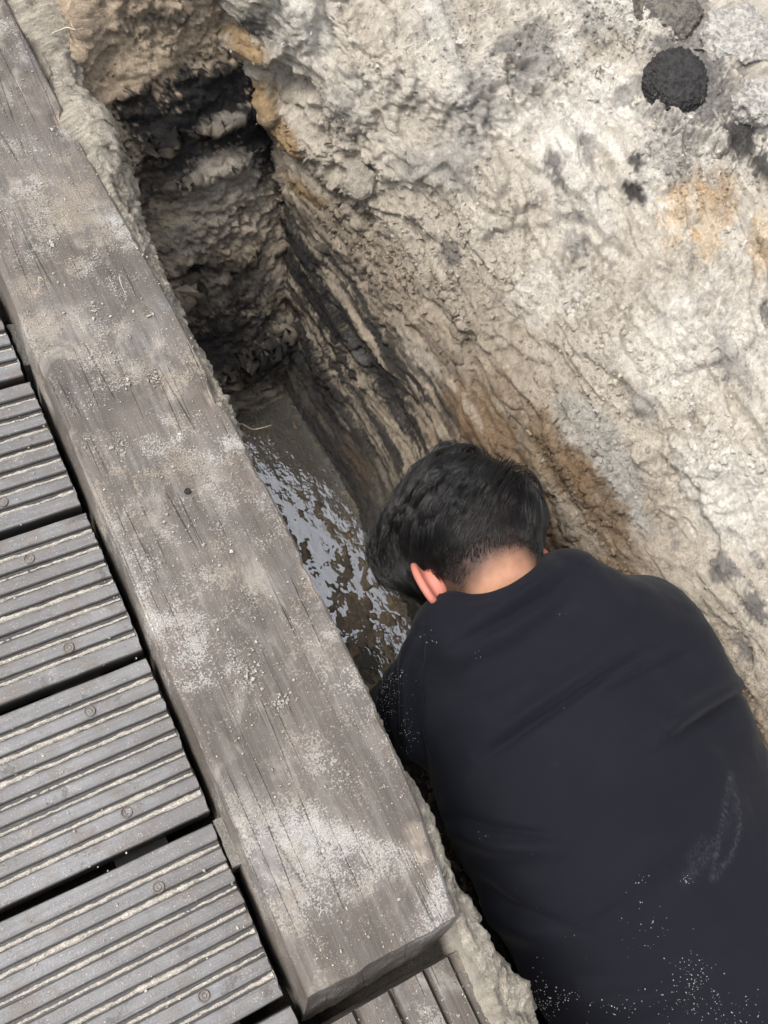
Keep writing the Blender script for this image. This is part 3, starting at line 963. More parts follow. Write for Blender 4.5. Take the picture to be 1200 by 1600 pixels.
# sand lying in the grooves of the boards
SV, SF, off = [], [], 0
for gi, (k, gy, xe, yaw) in enumerate(grooves):
    if k < -2 or k > 6:
        continue
    x = np.arange(xe - 0.001, -0.60, -0.0022)
    c = np.stack([x, np.full(len(x), gy), np.zeros(len(x))], 1)
    fill = random.choice((0.3, 0.5, 0.7, 0.9, 1, 1)) * sstep(-0.3, 0.25, fbm(c, (16, 40, 1), 4, 0.65, seed=90 + gi)) * (0.35 + 0.65 * sstep(-0.3, 0.3, fbm(c, (3, 9, 1), 2, seed=91)))
    wob = 0.0012 * fbm(c, (90, 60, 1), 3, seed=92)
    w = (0.0014 + 0.0028 * fill) * (1 + 0.5 * fbm(c, (140, 60, 1), 2, seed=93))
    hh = -0.0046 + 0.0052 * fill * (1 + 0.35 * fbm(c, (220, 60, 1), 2, seed=94))
    yy = gy + (x - xe) * yaw - 0.0008
    rows = np.stack([np.stack([x, yy - w + wob, np.full(len(x), DZ - 0.0052)], 1),
                     np.stack([x, yy - w * .45 + wob, DZ + hh * np.where(hh > 0, .8, 1)], 1),
                     np.stack([x, yy + w * .5 + wob, DZ + hh], 1),
                     np.stack([x, yy + w + wob, np.full(len(x), DZ - 0.0052)], 1)], 1)
    SV.append(rows.reshape(-1, 3))
    SF.append(grid_faces(len(x), 4) + off)
    off += rows.shape[0] * 4
SV = np.concatenate(SV)
SV[:, 2] += 0.0007 * fbm(SV, 420, 2, seed=95)
gs = new_mesh('groove_sand', SV, np.concatenate(SF), sand_material('groove_sand', (0.52, 0.49, 0.44)))
tag(gs, 'pale sand lying in the grooves of the deck boards', 'sand', kind='stuff')

# ------------------------------------------------------------------ the heavy beam along the pit
def make_beam(name, ylo, yhi, sect, mat, z_amp, end_slant, seed, raw_edge=True, edge_x=None, step=0.0042):
    yy = np.concatenate([ylo + np.array([0, 0.0012, 0.003]), np.arange(ylo + 0.006, min(yhi, 1.45), step), [yhi] if yhi > 1.45 else [yhi]])
    n, m = len(yy), len(sect)
    V = np.empty((n, m, 3))
    V[..., 0], V[..., 1], V[..., 2] = sect[None, :, 0], yy[:, None], sect[None, :, 1]
    v = V.reshape(-1, 3)
    tx = np.tile(sect[:, 0], n)
    tz = np.tile(sect[:, 1], n)
    wr = sstep(-0.03, 0.0, tx - sect[:, 0].max() + 0.006)
    if edge_x is not None:
        v[:, 0] += np.interp(v[:, 1], *edge_x) * sstep(sect[:, 0].min() + .03, sect[:, 0].max() - 0.01, tx)
    chip = sstep(0.05, 0.45, fbm(v, (5, 11, 5), 4, 0.6, seed=seed)) * wr
    v[:, 0] -= 0.007 * chip
    v[:, 2] -= 0.006 * chip * (tz > -0.03)
    wl_ = sstep(0.012, 0.0, tx - sect[:, 0].min())
    v[:, 0] += 0.0035 * wl_ * fbm(v, (3, 14, 10), 4, seed=seed + 1)
    v[:, 2] += np.where(tz > -0.02, z_amp * fbm(v, (14, 3.5, 1), 4, seed=seed + 2) + 0.0006 * fbm(v, (120, 12, 1), 3, seed=seed + 3), 0)
    ends_ = np.tile((np.arange(n) < 5)[:, None], (1, m)).ravel()
    v[:, 1] += np.where(ends_, 0.004 * fbm(v * [1, 0, 1], (30, 1, 30), 4, seed=seed + 4), 0)
    v[:m, 2] -= np.where(sect[:, 1] > -0.02, 0.003, 0)
    sl = sstep(0.05, 0.0, v[:, 1] - ylo)
    v[:, 1] -= sl * end_slant * np.clip(-tz / 0.1, 0, 1)
    raw = np.clip(chip * 1.2 * sstep(0.0, 0.4, fbm(v, (40, 9, 40), 3, seed=seed + 5) + 0.15), 0, 1) * (tz > -0.04) if raw_edge else np.zeros(len(v))
    i = (np.arange(n - 1)[:, None] * m + np.arange(m)[None]).ravel()
    j = (np.arange(n - 1)[:, None] * m + ((np.arange(m) + 1) % m)[None]).ravel()
    fq = np.stack([i, j, j + m, i + m], 1)
    # end faces: strips from top to bottom of the section
    top_i = np.arange(m // 2)
    caps = []
    for base_, fl in ((0, False), ((n - 1) * m, True)):
        for a in range(m // 2 - 1):
            q_ = (base_ + a, base_ + m - 1 - a, base_ + m - 2 - a, base_ + a + 1)
            caps.append(q_[::-1] if fl else q_)
    fq = np.concatenate([fq, np.array(caps)])
    return new_mesh(name, v, fq[:, ::-1], mat, attrs={'raw': raw}, smooth=False)


def section(x0, x1, hgt, lean=0.006, grooves_=(), gd=0.006):
    """closed outline, first half left to right over the top, second half back along the underside"""
    top = [(x0 - lean, -hgt * .75), (x0 - lean * .9, -hgt * .45), (x0 - lean * .55, -0.016), (x0 - 0.003, -0.004), (x0, -0.001)]
    xs_ = [x for x in np.arange(x0 + 0.004, x1 - 0.004, 0.004) if all(abs(x - g) > 0.0045 for g in grooves_)]
    xs_ = sorted(xs_ + [g + o for g in grooves_ for o in (-0.004, -0.0018, 0.0, 0.0018, 0.004)])
    for x in xs_:
        d = min([abs(x - g) for g in grooves_] + [9])
        zz = 0.0 if d > 0.004 else -gd * (1 - d / 0.004)
        top.append((x, zz))
    top += [(x1 - 0.003, -0.0005), (x1, -0.004), (x1 + 0.0015, -0.02), (x1 + 0.002, -hgt * .75)]
    k = len(top)
    bot = [(x, -hgt) for x in np.linspace(x1, x0 - lean, k)]
    return np.array(top + bot)


beam = make_beam('beam', -0.056, 2.3, section(-0.172, 0.0, 0.105), M_BEAM, 0.0022, 0.022, 100,
                 edge_x=([-0.06, -0.03, 0.05, 0.17, 0.41, 0.76, 1.0, 1.25], [-0.010, -0.008, 0.004, 0.010, 0.010, 0.001, -0.012, -0.02]))
_v = np.array([(r_ * math.cos(a_), r_ * math.sin(a_), z_) for r_, z_ in ((0.0040, 0.0), (0.0036, 0.0022), (0.0012, 0.0016), (0.0002, 0.0015)) for a_ in np.linspace(0, 2 * np.pi, 12, endpoint=False)])
_f = np.array([(q_ * 12 + a_, q_ * 12 + (a_ + 1) % 12, (q_ + 1) * 12 + (a_ + 1) % 12, (q_ + 1) * 12 + a_) for q_ in range(3) for a_ in range(12)])
new_mesh('nail_head', _v + at(293, 768, 0.0), _f, M_HOLE, beam)
tag(beam, 'long weathered grey timber beam dusted with sand along the pit edge', 'beam')
plank = make_beam('plank', -1.4, -0.088, section(-0.166, 0.004, 0.06, 0.004, (-0.132, -0.092, -0.052, -0.022), 0.012), M_PLANK, 0.0015, 0.0, 120)
for v in plank.data.vertices:
    v.co.z -= 0.047
tag(plank, 'grey grooved plank lying lower, just past the end of the long beam', 'plank')

# ------------------------------------------------------------------ the person
class Field:
    def __init__(self, lo, hi, h):
        self.h = h
        self.lo = np.array(lo, float)
        n = np.ceil((np.array(hi) - self.lo) / h).astype(int) + 1
        ax = [(self.lo[k] + np.arange(n[k]) * h).astype(np.float32) for k in range(3)]
        self.X, self.Y, self.Z = np.meshgrid(*ax, indexing='ij', sparse=True)
        self.shape = tuple(n)
        self.F = np.full(self.shape, 1.0, np.float32)

    def union(self, d, k=0.0):
        if k <= 0:
            self.F = np.minimum(self.F, d)
        else:
            hh = np.clip(0.5 + 0.5 * (self.F - d) / k, 0, 1)
            self.F = self.F * (1 - hh) + d * hh - k * hh * (1 - hh)

    def cut(self, d, k=0.0):
        d = -d
        if k <= 0:
            self.F = np.maximum(self.F, d)
        else:
            hh = np.clip(0.5 - 0.5 * (self.F - d) / k, 0, 1)
            self.F = self.F * (1 - hh) + d * hh + k * hh * (1 - hh)

    def ell(self, c, r, R=None):
        if R is None:
            p = [self.X - c[0], self.Y - c[1], self.Z - c[2]]
        else:
            a, b, e = self.X - c[0], self.Y - c[1], self.Z - c[2]
            p = [R[0][q] * a + R[1][q] * b + R[2][q] * e for q in range(3)]     # R columns are the axes
        k0 = np.sqrt((p[0] / r[0]) ** 2 + (p[1] / r[1]) ** 2 + (p[2] / r[2]) ** 2)
        k1 = np.sqrt((p[0] / r[0] ** 2) ** 2 + (p[1] / r[1] ** 2) ** 2 + (p[2] / r[2] ** 2) ** 2)
        return (k0 * (k0 - 1) / np.maximum(k1, 1e-6)).astype(np.float32)

    def cap(self, a, b, ra, rb):
        a, b = np.array(a, float), np.array(b, float)
        ba = b - a
        L2 = ba @ ba
        px_, py_, pz_ = self.X - a[0], self.Y - a[1], self.Z - a[2]
        t = np.clip((px_ * ba[0] + py_ * ba[1] + pz_ * ba[2]) / L2, 0, 1)
        d = np.sqrt((px_ - t * ba[0]) ** 2 + (py_ - t * ba[1]) ** 2 + (pz_ - t * ba[2]) ** 2)
        return (d - (ra + (rb - ra) * t)).astype(np.float32)

    def mesh(self, smooth=1):
        V, Fq = surface_nets(self.F, self.lo, self.h)
        V = smooth_verts(V, Fq, smooth)
        return V, Fq


# head frame: columns = to the person's right, towards the crown, towards the back of the head
def rot(axis, deg):
    return np.array(Matrix.Rotation(math.radians(deg), 3, axis))


HR = rot('Z', -9) @ rot('X', -10) @ rot('Y', 4)
HC = np.array([0.309, 0.350, -0.210])
SK = np.array([0.081, 0.110, 0.100])          # skull half sizes
hp = lambda a, b, c: HC + HR @ np.array([a, b, c])

SHL, SHR = np.array([0.180, 0.185, -0.285]), np.array([0.505, 0.150, -0.270])      # shoulder joints
ELL, ELR = np.array([0.150, 0.205, -0.50]), np.array([0.455, 0.210, -0.48])
WRL, WRR = np.array([0.225, 0.270, -0.66]), np.array([0.350, 0.300, -0.65])
HIL, HIR = np.array([0.245, -0.37, -0.30]), np.array([0.420, -0.37, -0.30])
KNL, KNR = np.array([0.205, -0.26, -0.655]), np.array([0.415, -0.26, -0.655])
ANL, ANR = np.array([0.235, -0.66, -0.66]), np.array([0.425, -0.66, -0.66])

bf = Field((0.03, -0.80, -0.78), (0.62, 0.58, -0.06), 0.0055)
bf.union(bf.ell((0.330, 0.060, -0.275), (0.175, 0.185, 0.105)))
bf.union(bf.ell((0.333, -0.14, -0.275), (0.155, 0.22, 0.10)), 0.06)
bf.union(bf.ell((0.333, -0.34, -0.285), (0.160, 0.14, 0.115)), 0.06)
bf.union(bf.cap((0.315, 0.15, -0.262), hp(0, -0.045, 0.006), 0.064, 0.058), 0.03)     # neck
for S_, E_, W_ in ((SHL, ELL, WRL), (SHR, ELR, WRR)):
    bf.union(bf.cap(S_, E_, 0.056, 0.042), 0.03)
    bf.union(bf.cap(E_, W_, 0.043, 0.028), 0.01)
for H_, K_, A_ in ((HIL, KNL, ANL), (HIR, KNR, ANR)):
    bf.union(bf.cap(H_, K_, 0.085, 0.056), 0.03)
    bf.union(bf.cap(K_, A_, 0.055, 0.036), 0.015)
    bf.union(bf.cap(A_, A_ + [0, -0.10, -0.03], 0.035, 0.028), 0.02)
# skull, jaw, nose, brow
bf.union(bf.ell(HC, SK, HR), 0.03)
bf.union(bf.ell(hp(0, 0.018, 0.018), (0.082, 0.094, 0.086), HR), 0.02)
bf.union(bf.ell(hp(0, -0.055, -0.050), (0.056, 0.065, 0.055), HR), 0.03)
bf.union(bf.ell(hp(0, -0.098, -0.078), (0.024, 0.018, 0.020), HR), 0.02)
bf.union(bf.cap(hp(0, 0.0, -0.094), hp(0, -0.038, -0.116), 0.008, 0.013), 0.012)
bf.union(bf.cap(hp(-0.03, 0.014, -0.088), hp(0.03, 0.014, -0.088), 0.009, 0.009), 0.012)
bf.union(bf.cap(hp(-0.018, -0.066, -0.098), hp(0.018, -0.066, -0.098), 0.007, 0.007), 0.008)
for s in (-1, 1):
    bf.cut(bf.ell(hp(s * 0.031, -0.004, -0.098), (0.014, 0.010, 0.010), HR), 0.012)
# hands: palm, four fingers of unequal length and a thumb, half curled
for s, W_ in ((-1, WRL), (1, WRR)):
    f_ = np.array([0.10 * -s, 0.72, -0.68])
    f_ /= np.linalg.norm(f_)
    sd_ = np.array([1.0, 0, 0]) - f_ * f_[0]
    sd_ /= np.linalg.norm(sd_)
    dn = np.cross(sd_, f_)
    dn *= -np.sign(dn[2])
    pc = W_ + f_ * 0.052
    bf.union(bf.ell(pc, (0.040, 0.050, 0.016), np.stack([sd_, f_, np.cross(sd_, f_)], 1)), 0.012)
    for q, (o_, L_) in enumerate(((-0.030, .062), (-0.010, .078), (0.010, .084), (0.030, .074))):
        o_ *= -s
        k0_ = pc + f_ * 0.040 + sd_ * o_
        k1_ = k0_ + f_ * L_ * 0.5 + dn * 0.008
        k2_ = k1_ + f_ * L_ * 0.28 + dn * 0.022
        bf.union(bf.cap(k0_, k1_, 0.0095, 0.009), 0.004)
        bf.union(bf.cap(k1_, k2_, 0.009, 0.008), 0.002)
    t0 = pc - f_ * 0.02 + sd_ * 0.03 * -s * -1
    t1 = t0 + f_ * 0.03 + sd_ * 0.022 * s + dn * 0.012
    bf.union(bf.cap(t0, t1, 0.013, 0.0105), 0.006)
    bf.union(bf.cap(t1, t1 + f_ * 0.028 + dn * 0.01, 0.0105, 0.0085), 0.003)
BV, BF = bf.mesh(2)
BN = vert_normals(BV, BF)
loc = (BV - HC) @ HR                       # head coordinates of every skin point


def ear(side):
    """ear modelled in its own small field: helix rim, antihelix, bowl and lobe"""
    R_ = HR @ rot('Z', side * -6) @ rot('Y', side * 40)
    R_ = R_ @ rot('X', 12)
    c = hp(-0.086 if side < 0 else 0.080, -0.046 if side < 0 else -0.05, 0.000 if side < 0 else -0.008)
    f = Field((-0.02, -0.045, -0.03), (0.024, 0.042, 0.03), 0.0011)
    u, v, w = f.Y, f.Z, f.X * side            # up, back, outward
    rr = np.sqrt(((u - 0.001) / 0.0275) ** 2 + ((v - 0.002 + u * 0.12) / 0.0185) ** 2)
    blade = np.maximum(np.abs(w - 0.004 * rr) - 0.0022, (rr - 1) * 0.018)
    f.union(blade.astype(np.float32))
    rim = np.sqrt(((rr - 0.97) * 0.0195) ** 2 + (w - 0.0055) ** 2) - 0.0036 - 0.0006 * np.cos(u * 60)
    rim = np.where(u < -0.020, rim + (-(u + 0.020)) * 0.3, rim)
    f.union(rim.astype(np.float32), 0.003)
    rr2 = np.sqrt(((u - 0.002) / 0.017) ** 2 + ((v + 0.001) / 0.010) ** 2)
    f.union((np.sqrt(((rr2 - 1.0) * 0.011) ** 2 + (w - 0.003) ** 2) - 0.0022).astype(np.float32), 0.003)
    f.union(f.ell((side * -0.004, -0.002, -0.004), (0.011, 0.019, 0.012)), 0.005)
    f.union(f.ell((side * 0.003, -0.028, -0.003), (0.0045, 0.010, 0.0085)), 0.005)
    f.cut(f.ell((side * 0.012, -0.003, -0.003), (0.0105, 0.013, 0.008)), 0.003)
    V, Fq = f.mesh(1)
    if side < 0:
        pass
    return (V * 1.22) @ R_.T + c, Fq


EV1, EF1 = ear(-1)
EV2, EF2 = ear(1)
nb = len(BV)
allV = np.concatenate([BV, EV1, EV2])
allF = np.concatenate([BF, EF1 + nb, EF2 + nb + len(EV1)])
a_, b_, c_ = loc[:, 0], loc[:, 1], loc[:, 2]
# clipped hair: nape line, temples, round the ears
nape = b_ + 0.102 + 0.30 * np.abs(a_) * 0.0 + 0.35 * np.clip(-c_ + 0.03, -0.05, 0.2) * 1.0
scal = sstep(0.000, 0.030, nape + 0.004 * fbm(loc, 90, 2, seed=130)) * sstep(-0.085, -0.055, c_ + 0.55 * np.clip(b_ - 0.02, -0.2, 0.06))
scal *= sstep(0.62, 0.80, b_ * 0 + 1.0)
scal = np.concatenate([scal, np.zeros(len(EV1) + len(EV2))])
earm = np.concatenate([np.zeros(nb), np.ones(len(EV1) + len(EV2))])
ms = NT('skin')
skn = ms.mix(ms.ramp(ms.noise(45, 4), 0.3, 0.7), (0.37, 0.180, 0.108), (0.44, 0.230, 0.145))
skn = ms.mix(ms.attr('ear'), skn, ms.mix(ms.noise(70, 3), (0.48, 0.145, 0.105), (0.52, 0.215, 0.16)))
stub = ms.ramp(ms.noise(1300, 2, 0.6), 0.35, 0.62)
scf = ms.attr('scalp')
scm = ms.math('MULTIPLY', scf, ms.math('ADD', 0.72, ms.math('MULTIPLY', stub, 0.28)), True)
skn = ms.mix(scm, skn, (0.014, 0.012, 0.012))
ms.out(skn, 0.48, ms.bump(ms.noise(500, 5, 0.7), 0.0012, 0.6), Specular_IOR_Level=0.35)
ms.b.inputs['Subsurface Weight'].default_value = 0.12
ms.b.inputs['Subsurface Radius'].default_value = (0.008, 0.003, 0.0015)
ms.b.inputs['Subsurface Scale'].default_value = 0.6
person = new_mesh('person', allV, allF, ms.m, attrs={'scalp': scal, 'ear': earm})
tag(person, 'dark-haired person in a black T-shirt bending head down over the puddle', 'person')

# ---- T-shirt
sf_ = Field((0.02, -0.62, -0.52), (0.66, 0.33, -0.06), 0.0042)
sf_.union(sf_.ell((0.328, 0.055, -0.270), (0.212, 0.195, 0.128)))
sf_.union(sf_.ell((0.338, -0.05, -0.270), (0.214, 0.200, 0.125)), 0.08)
sf_.union(sf_.ell((0.333, -0.22, -0.280), (0.212, 0.230, 0.130)), 0.10)
sf_.union(sf_.ell((0.325, -0.42, -0.290), (0.222, 0.180, 0.142)), 0.10)
sf_.union(sf_.cap((0.225, 0.215, -0.225), SHL + [-0.008, 0.0, 0.0], 0.055, 0.066), 0.05)
sf_.union(sf_.cap((0.400, 0.205, -0.210), SHR + [0.010, 0.0, 0.004], 0.060, 0.072), 0.06)
sf_.union(sf_.cap((0.42, 0.19, -0.20), (0.515, 0.10, -0.235), 0.055, 0.060), 0.05)
sf_.union(sf_.ell((0.505, 0.03, -0.275), (0.062, 0.14, 0.10)), 0.06)
sf_.union(sf_.cap((0.222, 0.245, -0.215), (0.395, 0.240, -0.205), 0.060, 0.056), 0.04)
sf_.union(sf_.cap(SHL + [-0.004, 0, 0], SHL * .25 + ELL * .75, 0.070, 0.064), 0.035)
sf_.union(sf_.cap(SHR, SHR * .25 + ELR * .75, 0.074, 0.066), 0.035)
sf_.union(sf_.ell((0.318, 0.150, -0.235), (0.130, 0.120, 0.092)), 0.05)
# neck opening and open hem
nk0, nk1 = np.array([0.311, 0.19, -0.205]), hp(0.0, -0.03, 0.012)
nd = (nk1 - nk0) / np.linalg.norm(nk1 - nk0)
sf_.cut(sf_.cap(nk0 + nd * 0.160, nk1 + nd * 0.10, 0.064, 0.080), 0.006)
sf_.cut((sf_.Y + 0.585 + 0 * sf_.X + 0 * sf_.Z).astype(np.float32))
TV, TF = sf_.mesh(2)
TN = vert_normals(TV, TF)
tp = to_px(TV)


top = sstep(-0.3, 0.15, TN[:, 2])
FOLDS = [
    ([(895, 892), (850, 930), (790, 965), (715, 1005)], 22, 0.0060, 0.8),
    ([(905, 905), (860, 965), (800, 1010), (690, 1060)], 30, 0.0040, 0.3),
    ([(1010, 1015), (930, 1060), (850, 1115), (750, 1185)], 16, 0.0050, 0.9),
    ([(1075, 1020), (1010, 1045), (940, 1085)], 14, 0.0030, 0.9),
    ([(1165, 1078), (1110, 1110), (1045, 1155)], 16, 0.0070, 0.9),
    ([(700, 1275), (770, 1300), (860, 1310)], 18, 0.0060, 0.8),
    ([(740, 1375), (800, 1420), (880, 1450)], 22, 0.0055, 0.7),
    ([(660, 985), (652, 1050), (650, 1130), (665, 1200)], 13, 0.0065, 0.9),
    ([(610, 1060), (605, 1120), (625, 1190)], 9, 0.0040, 0.8),
    ([(625, 1050), (622, 1110), (640, 1180)], 8, 0.0030, 0.8),
    ([(830, 1560), (900, 1530), (1000, 1540), (1100, 1500)], 30, 0.0040, 0.3),
    ([(1190, 1300), (1090, 1330), (980, 1400)], 40, 0.0040, 0.2),
    ([(680, 1100), (760, 1080), (850, 1040)], 30, 0.0030, 0.3),
]
soft = fbm(TV, (7, 12, 7), 3, 0.5, seed=140) * 0.006 + fbm(TV, (18, 30, 18), 3, 0.5, seed=141) * 0.0016
TV = TV + TN * ((2.7 * fold_disp(TV, tp, FOLDS) * top + soft))[:, None]
mt = NT('black_cotton')
weave = mt.noise(2600, 2, 0.5)
ct = mt.mix(mt.ramp(mt.noise(6, 3), 0.3, 0.7), (0.0038, 0.0045, 0.0082), (0.0050, 0.0058, 0.0104))
ct = mt.mix(mt.ramp(weave, 0.3, 0.7, 0, 0.25), ct, (0.003, 0.003, 0.004))
ct = mt.mix(mt.ramp(mt.noise(13, 5, 0.7), 0.60, 0.80, 0, 0.05), ct, (0.12, 0.12, 0.125))
chf = mt.math('MULTIPLY', mt.attr('chalk'), mt.ramp(mt.noise(420, 5, 0.75, (1, 0.35, 1)), 0.42, 0.68))
ct = mt.mix(mt.math('MULTIPLY', chf, 0.15), ct, (0.30, 0.31, 0.33))
mt.out(ct, 0.82, mt.bump(weave, 0.0005, 0.35), Specular_IOR_Level=0.18)
mt.b.inputs['Sheen Weight'].default_value = 0.04
mt.b.inputs['Sheen Roughness'].default_value = 0.5
tp2 = to_px(TV)
chalk = np.zeros(len(TV))
for pts_, w_px, am_ in (([(1141, 1210), (1152, 1250), (1156, 1290), (1146, 1330), (1118, 1372)], 4.5, .8), ([(1141, 1215), (1128, 1290), (1116, 1350), (1113, 1372)], 4.5, .8),
                       ([(1075, 1372), (1095, 1345), (1118, 1318)], 10, .55), ([(1078, 1340), (1100, 1312)], 8, .4), ([(1130, 1300), (1146, 1265)], 12, .25)):
    pts_ = np.array(pts_, float)
    for i_ in range(len(pts_) - 1):
        ab_ = pts_[i_ + 1] - pts_[i_]
        t_ = np.clip(((tp2[:, :2] - pts_[i_]) @ ab_) / (ab_ @ ab_), 0, 1)
        d_ = np.linalg.norm(tp2[:, :2] - pts_[i_] - t_[:, None] * ab_, axis=1)
        chalk = np.maximum(chalk, am_ * np.exp(-(d_ / w_px) ** 2))
chalk *= TN[:, 2] > 0
shirt = new_mesh('t_shirt', TV, TF, mt.m, person, attrs={'chalk': chalk})
shirt['label'] = 'black cotton T-shirt with sand grains and a chalky scuff'
# neckband
an = np.linspace(0, 2 * np.pi, 90, endpoint=False)
tree_s = BVHTree.FromPolygons([tuple(v) for v in TV], [tuple(f) for f in TF])
tree_b = BVHTree.FromPolygons([tuple(v) for v in BV], [tuple(f) for f in BF])
ax1 = np.cross(nd, [0, 0, 1.0])
ax1 /= np.linalg.norm(ax1)
ax2 = np.cross(ax1, nd)
ring = []
for a in an:
    dr = math.cos(a) * ax1 + math.sin(a) * ax2
    best = None
    for tpos in np.linspace(0.0, 0.16, 81):               # along the neck: where does the cloth start?
        o_ = nk0 + nd * (0.18 - tpos)
        h_ = tree_b.ray_cast(Vector(o_ + dr * 0.16), Vector(-dr), 0.16)
        s_ = tree_s.ray_cast(Vector(o_ + dr * 0.16), Vector(-dr), 0.16)
        if s_[0] is not None and (h_[0] is None or s_[3] < h_[3] - 0.001):
            best = np.array(s_[0])
            break
    ring.append(best if best is not None else nk0 + dr * 0.07)
ring = np.array(ring)
for _ in range(6):
    ring = 0.25 * np.roll(ring, 1, 0) + 0.5 * ring + 0.25 * np.roll(ring, -1, 0)
rc = ring.mean(0)
NB = []
prof_nb = [(-0.004, -0.004), (-0.002, 0.0018), (0.0, 0.0022), (0.004, 0.0030), (0.009, 0.0034), (0.013, 0.0030), (0.0145, 0.0018), (0.016, -0.003)]
for i in range(len(ring)):
    out_ = ring[i] - rc
    out_ -= nd * (out_ @ nd)
    out_ /= np.linalg.norm(out_)
    dirn = -nd * 0.75 + out_ * 0.66
    nrm = nd * 0.66 + out_ * 0.75
    for (s_, h_) in prof_nb:
        NB.append(ring[i] + dirn * s_ + nrm * h_)
NB = np.array(NB)
m = len(prof_nb)
NBF = np.array([(i * m + j, ((i + 1) % len(ring)) * m + j, ((i + 1) % len(ring)) * m + j + 1, i * m + j + 1) for i in range(len(ring)) for j in range(m - 1)])
nb_o = new_mesh('neckband', NB, NBF, mt.m, shirt)

# ---- trousers and boots (down in the pit, mostly out of sight)
tf = Field((0.05, -0.80, -0.80), (0.62, -0.10, -0.10), 0.008)
tf.union(tf.ell((0.333, -0.40, -0.295), (0.185, 0.15, 0.135)))
for H_, K_, A_ in ((HIL, KNL, ANL), (HIR, KNR, ANR)):
    tf.union(tf.cap(H_, K_, 0.100, 0.072), 0.03)
    tf.union(tf.cap(K_, A_ * .9 + K_ * .1, 0.070, 0.056), 0.02)
V_, F_ = tf.mesh(2)
N_ = vert_normals(V_, F_)
V_ = V_ + N_ * (0.006 * fbm(V_, (14, 14, 24), 3, seed=150))[:, None]
new_mesh('trousers', V_, F_, plain('dark_trousers', (0.020, 0.020, 0.021), 0.85, 0.3, 90, 0.002), person)
for A_ in (ANL, ANR):
    f = Field(A_ + [-0.07, -0.20, -0.10], A_ + [0.07, 0.10, 0.09], 0.007)
    f.union(f.cap(A_ + [0, 0.04, 0.005], A_, 0.052, 0.048))
    f.union(f.cap(A_, A_ + [0, -0.12, -0.03], 0.046, 0.038), 0.02)
    V_, F_ = f.mesh(2)
    new_mesh('boot', V_, F_, plain('boot_rubber', (0.018, 0.020, 0.018), 0.5, 0.3, 60, 0.001), person)

